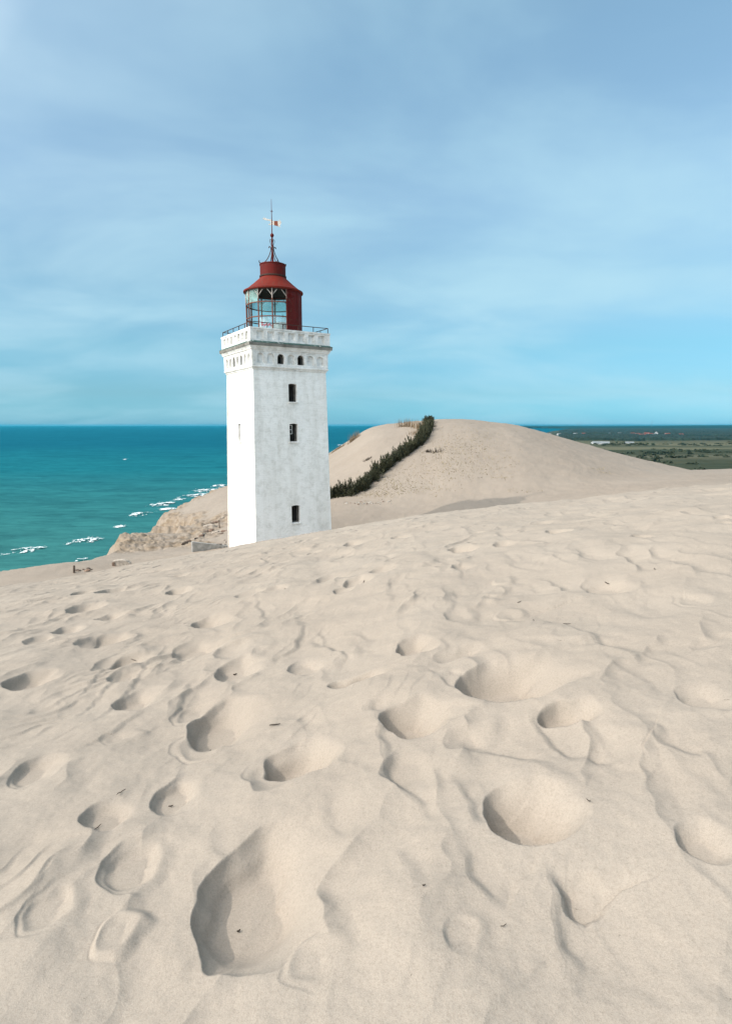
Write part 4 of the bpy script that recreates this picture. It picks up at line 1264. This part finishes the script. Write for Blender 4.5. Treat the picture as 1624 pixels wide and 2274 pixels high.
stalks("grass_tuft", [gp(738, 1005), gp(750, 997), gp(762, 990)], 0.15, 0.5, M_reed, 240, 0.3, 0.3, 0.02, 6,
       label='low dry grass fringe on the dune edge just right of the lighthouse', cat='grass tuft', group='dry tufts on the far dune')
stalks("dead_plant", [gp(953, 1002.5), gp(950, 1003.5)], 0.2, 0.45, M_twig, 36, 0.2, 0.6, 0.03, 7,
       label='small dark dead plant, left one of two on the dune face', cat='plant', group='dead plants on the dune face')
stalks("dead_plant", [gp(966, 1003), gp(975, 1002)], 0.2, 0.5, M_twig, 36, 0.32, 0.6, 0.03, 8,
       label='wider dark dead plant, right one of two on the dune face', cat='plant', group='dead plants on the dune face')
stalks("dead_plant", [gp(812, 1021.5), gp(817, 1020.5)], 0.1, 0.3, M_twig, 60, 0.2, 0.8, 0.03, 9,
       label='dark low dead plant on the bright slope left of the hedge', cat='plant', group='dead plants on the dune face')

# sparse planted marram on the dune face: one ground cover
v, f = [], []
rg = np.random.default_rng(21)
def tuft(x, y, h, nb=4):
    z = land_z(x, y) - 0.02
    for _ in range(nb):
        a = rg.uniform(0, 2 * PI); d = np.array([math.cos(a) * h * .55, math.sin(a) * h * .55, h * rg.uniform(.6, 1)])
        w = np.array([-math.sin(a), math.cos(a), 0]) * 0.022
        p = np.array([x, y, z]); b = len(v)
        v.extend([p - w, p + w, p + d]); f.append((b, b + 1, b + 2))
AREAS = [((1030, 985), 75, 40, 430), ((985, 1012), 70, 32, 330), ((860, 1065), 60, 16, 170), ((900, 1085), 80, 14, 210), ((830, 1098), 50, 8, 110), ((960, 1050), 90, 22, 200),
         ((1110, 1060), 22, 4, 26), ((1325, 1041), 18, 3, 22), ((1340, 1050), 16, 3, 16), ((1120, 1030), 60, 20, 50), ((1160, 1090), 40, 4, 16), ((1060, 1040), 60, 20, 90)]
for (cx, cy), sx, sy, n in AREAS:
    for _ in range(int(n * 1.5)):
        px, py = cx + rg.normal() * sx * .6, cy + rg.normal() * sy * .6
        y0 = hit(px, py, 40, 140, 900)
        if y0[1] < 41 or y0[1] > 110 or px < 790: continue
        tuft(y0[0], y0[1], rg.uniform(0.06, 0.17), 4)
mar = mesh_np("marram_grass", np.array(v), np.array(f), M_straw, smooth=False)
tag(mar, kind='stuff', label='sparse yellowish beach grass shoots on the far dune face', cat='grass')

# ------------------------------------------------------------------ small things on the sand
rg = np.random.default_rng(77)
def rock_verts(mb, c, r, seed, sx=1, sy=1, sz=0.7):
    g = np.random.default_rng(seed)
    ph, n, m_ = [], 7, 5
    vs, fs = [], []
    for i in range(m_):
        th = PI * i / (m_ - 1)
        for k in range(n):
            q = 2 * PI * k / n
            rr = r * g.uniform(0.72, 1.12)
            vs.append((c[0] + rr * sx * math.sin(th) * math.cos(q), c[1] + rr * sy * math.sin(th) * math.sin(q), c[2] + rr * sz * math.cos(th)))
    for i in range(m_ - 1):
        for k in range(n): fs.append((i * n + k, (i + 1) * n + k, (i + 1) * n + (k + 1) % n, i * n + (k + 1) % n))
    mb.add(vs, fs)
# half-buried concrete block with rounded end
x, y, z = hit(272, 1256, 25, 60)
blk = empty("concrete_block", (x, y, z - 0.1), math.radians(8), label='half buried rounded concrete block in the sand by the cliff edge', cat='block')
prof = [(-0.55, -0.5), (-0.55, 0.44), (-0.35, 0.50), (0.05, 0.52), (0.32, 0.46), (0.50, 0.30), (0.58, 0.08), (0.60, -0.5)]
mb = MB()
n = len(prof)
vs = [(u, -0.22, w) for u, w in prof] + [(u, 0.22, w) for u, w in prof]
mb.add(vs, [tuple(range(n)), tuple(range(n, 2 * n))[::-1]] + [(i, n + i, n + (i + 1) % n, (i + 1) % n) for i in range(n)])
mb.build("slab", M_conc2, blk)
mb = MB()
for j in range(5): mb.box((-0.49 + 0.01 * (j % 2), -0.225, -0.25 + 0.145 * j), (0.16, 0.07, 0.125))
mb.build("brick_edge", M_brick, blk)
# tilted grey wall end sticking out of the sand near the tower
ca, cb = hit(428, 1226, 25, 70), hit(490, 1214, 25, 70)
x0, y0 = ca[0], ca[1]
x1, y1 = x0 + 2.3, y0 + 1.36
z0 = land_z(x0, y0)
mb = MB()
top0 = z0 + 0.78; th = Vector((-(y1 - y0), x1 - x0, 0)).normalized() * 0.35
q = [Vector((x0, y0, z0 - 0.5)), Vector((x1, y1, land_z(x1, y1) - 0.5)), Vector((x1, y1, land_z(x1, y1) + 0.12)), Vector((x0, y0, top0))]
mb.add(q + [p + th for p in q], [(0, 1, 2, 3), (4, 7, 6, 5), (3, 2, 6, 7), (0, 3, 7, 4), (1, 5, 6, 2)])
tag(mb.build("wall_remnant", M_conc), label='smooth grey concrete wall end rising from the sand left of the lighthouse', cat='wall')
# small wooden trestle beside it
x, y, z = hit(478, 1217.5, 25, 60)
tr = empty("wooden_trestle", (x, y, z), 0.3, label='small low wooden frame sunk in sand between wall end and lighthouse', cat='frame')
mb = MB(); mb.box((0, 0, 0.30), (1.0, 0.09, 0.09)); mb.build("rail", M_wood, tr)
for s in (-1, 1):
    mb = MB(); mb.box((s * 0.44, 0, 0.10), (0.09, 0.09, 0.5)); mb.build("leg", M_wood, tr)
# posts
x, y, z = hit(487, 1172, 40, 90)
mb = MB(); mb.tube([(0, 0, -0.3), (0.01, 0, 0.4), (0.0, 0, 0.86)], [0.06, 0.06, 0.055], 8)
o = mb.build("wooden_post", M_wood); o.location = (x, y, z); tag(o, label='thin dark upright post on the eroded bank left of the lighthouse', cat='post')
x, y, z = hit(165, 1272, 20, 45)
mb = MB(); mb.tube([(0, 0, -0.3), (0.01, 0, 0.2), (0.03, 0, 0.46)], [0.07, 0.07, 0.06], 8)
o = mb.build("wooden_post", M_wood); o.location = (x, y, z); tag(o, label='short dark stump beside the rubble at the left cliff edge', cat='post')
# rubble stones at the far left edge
RUB = [('dark stone next to the short stump', 173, 1267.5, 0.16), ('small brown stone right of the dark stone by the stump', 186, 1264.5, 0.07),
       ('tilted broken slab, upper one of the rubble by the left cliff edge', 197, 1263, 0.16), ('flat broken slab, lower one of the rubble by the left cliff edge', 194, 1267.5, 0.17),
       ('pale chip at the right end of the rubble by the left cliff edge', 203, 1265, 0.07)]
for i, (lb, px, py, r) in enumerate(RUB):
    x, y, z = hit(px, py, 18, 45); mb = MB()
    rock_verts(mb, (0, 0, 0), r, 50 + i, 1.5, 0.9, 0.55)
    o = mb.build("rubble_stone", M_brick if i % 2 else M_wood); o.location = (x, y, z + 0.02); o.rotation_euler = (0, 0.35 * (i % 2), i)
    tag(o, label=lb, cat='stone', group='rubble by the left cliff edge')
# fallen masonry and driftwood on the eroded bank
rb = np.random.default_rng(9)
BK = [(410, 1207), (420, 1203), (428, 1198), (436, 1196), (446, 1190), (452, 1186), (461, 1181), (470, 1178), (478, 1182), (490, 1186), (498, 1180), (462, 1168), (470, 1163), (480, 1160), (494, 1150)]
for i, (px, py) in enumerate(BK):
    x, y, z = hit(px, py, 42, 100); mb = MB()
    r = rb.uniform(0.14, 0.30)
    rock_verts(mb, (0, 0, 0), r, 90 + i, rb.uniform(1.2, 2.6), 0.9, 0.6)
    o = mb.build("masonry_lump", (M_wood, M_brick, M_conc2)[i % 3]); o.location = (x, y, z + r * 0.15); o.rotation_euler = (0, rb.uniform(-.4, .2), rb.uniform(0.2, 1.2))
    tag(o, label='dark lump of fallen masonry on the eroded bank left of the lighthouse', cat='rubble', group='fallen masonry on the eroded bank')
# little stones near the tower foot on the left
for i, (px, py) in enumerate([(500, 1209), (502, 1204), (499, 1200), (503, 1212), (462, 1219), (468, 1218)]):
    x, y, z = hit(px, py, 25, 60); mb = MB(); rock_verts(mb, (0, 0, 0), rb.uniform(0.05, 0.09), 130 + i)
    o = mb.build("stone", M_wood); o.location = (x, y, z + 0.03)
    tag(o, label='tiny dark stone on the sand near the left foot of the lighthouse', cat='stone', group='stones by the lighthouse foot')
# line of pebbles along the foot of the far dune
for i in range(46):
    px = 742 + rb.random() ** 0.8 * 130; py = 1118 - (px - 742) * 0.012 + rb.normal() * 1.6
    x, y, z = hit(px, py, 38, 90, 1500); mb = MB(); rock_verts(mb, (0, 0, 0), rb.uniform(0.05, 0.13), 200 + i, rb.uniform(1, 1.7), 1, 0.6)
    o = mb.build("pebble", (M_pebble, M_pebble, M_brick)[i % 3]); o.location = (x, y, z + 0.03); o.rotation_euler = (0, 0, rb.uniform(0, 3))
    tag(o, label='pebble in the stony line at the foot of the far dune', cat='pebble', group='pebbles along the foot of the far dune')

# bits of straw and twig on the near dune
TW = [('thick dark twig on the rim of the pit in the middle of the near sand', 610, 1605, 22, 0.006, 0.0, 0.1),
      ('curved dry straw loop on the sand near the left edge', 270, 1757, 16, 0.0035, 0.9, 0.9),
      ('short dry straw below the curved loop near the left edge', 216, 1815, 14, 0.0035, 1.2, 0.2),
      ('thin dark twig on smooth sand right of centre', 1258, 1376, 14, 0.004, -0.3, 0.2),
      ('dark straw bit at the edge of the shadowed big footprint', 1305, 1784, 8, 0.003, -0.8, 0.1),
      ('tiny dark twig on the smooth rise below the lighthouse', 632, 1311, 7, 0.006, -0.8, 0.2),
      ('tiny upright stalk in the middle of the near dune', 807, 1290, 7, 0.006, 1.2, 0.1),
      ('fine straw on the sand right of the hollow, far right', 1347, 1282, 8, 0.006, -0.9, 0.1),
      ('pair-like straw scrap in the centre of the near dune', 1184, 1372, 8, 0.004, 0.8, 0.1),
      ('small dark crumb inside the large shadowed pit', 527, 1990, 6, 0.006, 0.4, 0.0),
      ('dark crumb at the bottom of the pit left of the middle twig', 462, 1621, 10, 0.006, 1.2, 0.0),
      ('dark crumb on the dark wall of the right hand pit', 918, 1614, 7, 0.006, 0.2, 0.0),
      ('pale straw splinter on the bare sand at the lower right', 1117, 2049, 13, 0.0022, 0.2, 0.0),
      ('dark speck on the bare sand in the lower middle', 940, 1980, 6, 0.004, 0.1, 0.0),
      ('dark chip in the small left pit below the twin prints', 378, 1762, 9, 0.005, 0.2, 0.2),
      ('black crumb caught in the crescent footprint left of centre', 521, 1477, 7, 0.009, 0.2, 0.0),
      ('thin twig fallen into the round footprint near the left edge', 296, 1453, 12, 0.004, -0.2, 0.2),
      ('short twig on the near sand below the shaded hollow', 1152, 1330, 9, 0.005, 0.3, 0.0),
      ('dry stalk near the right border by the dune brow', 1452, 1262, 9, 0.006, 1.0, 0.1)]
for lb, px, py, ln, r, ang, curl in TW:
    x, y, z = hit(px, py, 0.6, 30, 3000)
    D = y * CT - z * ST; Lm = ln * D / FPX * 1.15; r *= 0.55
    pts = []
    for j in range(7):
        q = j / 6 - 0.5; a = ang + curl * 2.2 * q
        pts.append((x + math.cos(ang) * Lm * q - math.sin(ang) * curl * Lm * (0.25 - q * q), y + (math.sin(ang) * Lm * q + math.cos(ang) * curl * Lm * (0.25 - q * q)) * 1.6))
    xs_ = np.array([p[0] for p in pts]); ys_ = np.array([p[1] for p in pts])
    zs_ = land_base(xs_, ys_)[0] + near_detail(xs_, ys_)
    lift = [0.004 + 0.010 * abs(j - 3) / 3 * (1 if curl > .3 else 0.4) for j in range(7)]
    mb = MB(); mb.tube([(p[0], p[1], float(zq) + r * 0.6 + l_) for p, zq, l_ in zip(pts, zs_, lift)], [r * .6, r, r, r * 1.1, r, r * .9, r * .4], 6)
    tag(mb.build("twig", M_twig), label=lb, cat='twig', group='bits of twig and straw on the near sand')

# ------------------------------------------------------------------ breaking waves
def wave(px, py, lpx, hpx, seed, label, dense=1.0):
    t, tz = ray(px, py); Yd = SEA / float(tz); x0 = float(t) * Yd
    ppm = FPX * 1.0 / Yd
    Lm = lpx / ppm; Wm = hpx / ppm / (abs(SEA) / Yd)
    g = np.random.default_rng(seed); v, f = [], []
    nu, nv = 220, 90
    us = np.linspace(-1, 1, nu); vs_ = np.linspace(-1, 1, nv)
    U, Vv = np.meshgrid(us, vs_)
    x = x0 + U * Lm / 2; y = Yd + Vv * Wm / 2 + U * Lm * 0.20
    n = fbm(x / 5.0 + seed * 7, y / 6.0, 4, seed, 0.6) + 0.75 * fbm(x / 1.6, y / 1.1, 4, seed + 3, 0.7)
    crest = 0.9 * np.exp(-((Vv - 0.2 + 0.25 * perlin(U * 2.2, U * 0 + seed, 5)) / 0.16) ** 2) * (1 - np.abs(U) ** 2.5)
    wash = 0.62 * (1 - np.abs(U) ** 2) * np.clip(1 - np.abs(Vv + 0.25), 0, 1)
    m = (crest + wash) * dense + n * 0.62 - 0.52
    z = sea_z(x, y) + 0.30 + 0.9 * np.exp(-((Vv - 0.1) / 0.35) ** 2) * (1 - U * U) + 0.15 * n
    i = np.arange(U.size).reshape(U.shape)
    q = np.stack([i[:-1, :-1], i[:-1, 1:], i[1:, 1:], i[1:, :-1]], -1).reshape(-1, 4)
    q = q[(m.ravel()[q] > 0.02).all(1)]
    if len(q) == 0: return
    o = mesh_np("breaking_wave", np.stack([x, y, z], -1).reshape(-1, 3), q, M_foam)
    tag(o, label=label, cat='wave', group='breaking waves off the cliff')
WV = [(190, 1202, 66, 20, 'white breaking wave nearest the left edge, below the others'), (312, 1142, 46, 12, 'compact white breaker just above the eroded cliff headland'),
      (360, 1119.5, 52, 11, 'second white breaker up from the cliff headland'), (440, 1101, 72, 10, 'long white breaker left of the lighthouse, lower of two'),
      (458, 1090, 66, 11, 'long curling white breaker left of the lighthouse, upper of two'), (492, 1079, 40, 7, 'white foam streak touching the left side of the lighthouse'),
      (268, 1170, 34, 4, 'thin faint foam streak between two breakers left of the cliff'), (175, 1246, 26, 9, 'small foam patch below the sand edge at the left'),
      (398, 1110, 34, 4, 'thin foam streak between the two middle breakers'), (380, 1130, 60, 3, 'faint thin foam line under the second breaker'),
      (60, 1222, 70, 16, 'white breaker far to the left beyond the sand edge'), (278, 1020, 8, 1.2, 'tiny distant whitecap far out at sea'),
      (757, 988, 18, 2.5, 'tiny distant foam fleck right of the lighthouse')]
for i, (px, py, a, b, lb) in enumerate(WV): wave(px, py, a, b, 500 + i, lb, 1.0 if b > 5 else 1.3)

# ------------------------------------------------------------------ houses, trees and masts on the plain
def pl(px, py):
    """point of the plain under a picture point"""
    t, tz = ray(px, py); Yg = np.geomspace(300, 30000, 4000)
    z = plain_z(float(t) * Yg, Yg); i = int(np.argmax(z >= float(tz) * Yg)); 
    if i == 0: i = 2500
    return float(t) * float(Yg[i]), float(Yg[i]), float(z[i])
def house(px, py, w, d, h, rh, wall, roofm, rz, label, group):
    x, y, z = pl(px, py)
    e = empty("house", (x, y, z - 0.2), rz, label=label, cat='house', group=group)
    mb = MB(); X_, Y_ = w / 2, d / 2
    mb.add([(-X_, -Y_, 0), (X_, -Y_, 0), (X_, Y_, 0), (-X_, Y_, 0), (-X_, -Y_, h), (X_, -Y_, h), (X_, Y_, h), (-X_, Y_, h), (-X_, 0, h + rh), (X_, 0, h + rh)],
           [(0, 1, 5, 4), (1, 2, 6, 9, 5), (2, 3, 7, 6), (3, 0, 4, 8, 7)])
    mb.build("wall", wall, e)
    mb = MB(); o_ = 0.4
    k = rh / Y_
    mb.add([(-X_ - o_, -Y_ - o_, h - k * o_ + .1), (X_ + o_, -Y_ - o_, h - k * o_ + .1), (X_ + o_, 0, h + rh + .1), (-X_ - o_, 0, h + rh + .1), (X_ + o_, Y_ + o_, h - k * o_ + .1), (-X_ - o_, Y_ + o_, h - k * o_ + .1),
            (-X_ - o_, -Y_ - o_, h - k * o_ + .3), (X_ + o_, -Y_ - o_, h - k * o_ + .3), (X_ + o_, 0, h + rh + .3), (-X_ - o_, 0, h + rh + .3), (X_ + o_, Y_ + o_, h - k * o_ + .3), (-X_ - o_, Y_ + o_, h - k * o_ + .3)],
           [(0, 3, 2, 1), (3, 5, 4, 2), (6, 7, 8, 9), (9, 8, 10, 11), (0, 1, 7, 6), (5, 11, 10, 4), (0, 6, 9, 3), (3, 9, 11, 5), (1, 2, 8, 7), (2, 4, 10, 8)])
    r = mb.build("roof", roofm, e)
    mb = MB(); mb.box((w * 0.2, 0, h + rh + 0.5), (0.8, 0.8, 1.6)); mb.build("chimney", M_brick, r)
    for j in range(3):
        mb = MB(); mb.box((-X_ + w * (0.2 + 0.3 * j), -Y_ - 0.01, h * 0.5), (1.3, 0.08, 1.3)); mb.build("window", M_window, e)
HS = [(1325, 986, 30, 9, 4, 4, M_house_w, M_roof_g, 0.1, 'long white farmhouse with grey roof at the near edge of the wood', 'farm at the edge of the wood'),
      (1341, 986, 24, 9, 3.5, 4, M_house_w, M_roof_g, -0.1, 'white barn right beside the long grey roofed farmhouse', 'farm at the edge of the wood'),
      (1314, 986, 9, 8, 4, 3, M_house_w, M_roof_g, 1.3, 'small white gabled shed at the left end of the farm', 'farm at the edge of the wood'),
      (1394, 984.5, 30, 8, 3, 2.5, M_house_w, M_house_g, 0.0, 'low pale hall standing alone right of the farm', 'farm at the edge of the wood'),
      (1219, 966, 14, 9, 6, 5, M_house_w, M_roof_g, 0.2, 'white house at the left of the wood where the dune cuts the view', 'houses among the wood'),
      (1240, 966.5, 22, 9, 6, 5, M_house_w, M_roof_g, 0.0, 'wide white house right of the leftmost one among the trees', 'houses among the wood'),
      (1251, 968, 12, 9, 5, 4, M_house_g, M_roof_g, 0.4, 'grey house right of the wide white one among the trees', 'houses among the wood'),
      (1276, 966, 22, 9, 6, 5, M_house_g, M_roof_g, 0.0, 'grey long house in the middle of the wood', 'houses among the wood'),
      (1294, 966, 20, 10, 6, 6, M_house_g, M_roof_r, 0.1, 'lone red roofed house in the middle of the wood', 'houses among the wood'),
      (1350, 965, 20, 9, 5, 5, M_house_g, M_roof_g, 0.0, 'pale house in the wood above the farm', 'houses among the wood'),
      (1375, 964.5, 26, 9, 5, 5, M_house_g, M_roof_g, 0.0, 'long grey house in the wood left of the red village', 'houses among the wood'),
      (1403, 965.5, 26, 10, 6, 6, M_house_w, M_roof_r, 0.0, 'leftmost red roofed house of the far village', 'red roofed houses of the far village'),
      (1414, 966.5, 24, 10, 6, 6, M_house_w, M_roof_r, 0.1, 'second red roofed house from the left in the far village', 'red roofed houses of the far village'),
      (1424, 968.5, 30, 10, 6, 6, M_house_w, M_roof_r, 0.0, 'red roofed village house with the brightest white front', 'red roofed houses of the far village'),
      (1434, 965.5, 30, 10, 7, 7, M_house_w, M_roof_r, -0.1, 'tall red roofed house in the middle of the far village', 'red roofed houses of the far village'),
      (1443, 966.5, 24, 10, 6, 6, M_house_w, M_roof_r, 0.0, 'red roofed village house left of the big white gable', 'red roofed houses of the far village'),
      (1449, 968.5, 16, 10, 6, 5, M_house_w, M_roof_g, 0.5, 'small white house in front of the red roofs', 'red roofed houses of the far village'),
      (1455, 966, 18, 14, 9, 9, M_house_w, M_roof_g, 1.4, 'big white gabled house at the right end of the red roofs', 'red roofed houses of the far village'),
      (1480, 966.5, 26, 10, 6, 6, M_house_w, M_roof_r, 0.0, 'red roofed house further right past the white gable', 'red roofed houses of the far village'),
      (1510, 968, 24, 10, 6, 6, M_house_w, M_roof_r, 0.2, 'lone red roofed house at the far right of the plain', 'red roofed houses of the far village')]
for h in HS: house(*h)

def tree(px, py, h, r, label, group, seed):
    x, y, z = pl(px, py); g = np.random.default_rng(seed)
    e = empty("tree", (x, y, z - 0.2), 0, label=label, cat='tree', group=group)
    mb = MB(); mb.tube([(0, 0, 0), (0.1, 0, h * 0.3), (0.0, 0.1, h * 0.62)], [0.35, 0.25, 0.12], 7)
    for j in range(4):
        a = j * 1.7; mb.tube([(0, 0, h * 0.3 + j * 0.4), (math.cos(a) * r * .5, math.sin(a) * r * .5, h * 0.55 + j * .3)], [0.14, 0.05], 5)
    mb.build("trunk", M_wood, e)
    v, f = [], []
    cl = [(g.normal() * r * .45, g.normal() * r * .45, h * g.uniform(.4, .85), r * g.uniform(.35, .6)) for _ in range(9)]
    for _ in range(420):
        c_ = cl[g.integers(len(cl))]
        d = g.normal(size=3); d /= np.linalg.norm(d)
        p = np.array(c_[:3]) + d * c_[3] * g.random() ** .4 * np.array([1, 1, .8])
        a = g.normal(size=3); a /= np.linalg.norm(a); b = np.cross(a, g.normal(size=3)); b /= np.linalg.norm(b); s = g.uniform(.25, .5)
        k = len(v); v.extend([p - a * s, p + b * s, p + a * s, p - b * s]); f.append((k, k + 1, k + 2, k + 3))
    mesh_np("crown", np.array(v), np.array(f), M_tree, e, smooth=False)
tree(1368, 985.5, 8, 4.2, 'dark round tree standing alone right of the farm, left of two', 'lone trees on the field', 1)
tree(1383, 986.5, 9.5, 4.6, 'taller dark tree standing alone right of the farm, right of two', 'lone trees on the field', 2)
tree(1365, 990, 4, 2.6, 'small bush like tree in front of the two lone trees', 'lone trees on the field', 3)
tree(1422, 987, 6, 5, 'low wide tree at the left end of the thicket on the right field', 'lone trees on the field', 4)
tree(1436, 988, 6.5, 6, 'broad dark tree in the middle of the thicket on the right field', 'lone trees on the field', 5)
tree(1448, 988, 6, 6, 'dark tree at the right end of the thicket on the right field', 'lone trees on the field', 6)
def mast(px, py, top, label):
    x, y, z = pl(px, py); t, tz = ray(px, top); H = float(tz) * y - z
    mb = MB(); w = H * 0.035
    for sx in (-1, 1):
        for sy in (-1, 1): mb.tube([(sx * w, sy * w, 0), (sx * w * .12, sy * w * .12, H)], [H * .007, H * .004], 5)
    for j in range(8):
        a = H * j / 8; b = H * (j + 1) / 8; wa = w * (1 - .88 * j / 8); wb = w * (1 - .88 * (j + 1) / 8)
        mb.tube([(-wa, -wa, a), (wb, -wb, b)], H * .003, 4); mb.tube([(wa, -wa, a), (-wb, -wb, b)], H * .003, 4)
    mb.box((0, 0, H * 0.97), (H * .04, H * .01, H * .01))
    o = mb.build("radio_mast", M_mast); o.location = (x, y, z); tag(o, label=label, cat='mast', group='distant masts')
mast(1281, 945.5, 937.0, 'left and shorter one of the twin distant masts on the horizon')
mast(1285, 945.5, 936.0, 'right and taller one of the twin distant masts on the horizon')
mast(1445, 947, 933.5, 'lone distant mast on the horizon at the right')

# ------------------------------------------------------------------ haze over land and sea
HZ = 40000.0
mb = MB(); mb.box((0, 0, (-70 + 20) / 2), (2 * HZ, 2 * HZ, 90))
M_haze = bpy.data.materials.new("haze"); M_haze.use_nodes = True
nt = M_haze.node_tree; nt.nodes.clear()
ho = nt.nodes.new('ShaderNodeOutputMaterial'); hv = nt.nodes.new('ShaderNodeVolumePrincipled')
hv.inputs['Color'].default_value = (0.05, 0.46, 0.66, 1); hv.inputs['Density'].default_value = 3.0e-5; hv.inputs['Anisotropy'].default_value = 0.2
nt.links.new(hv.outputs[0], ho.inputs['Volume'])
haze = mb.build("haze", M_haze)
tag(haze, kind='stuff', label='thin pale sea haze over the distant land and water', cat='haze')
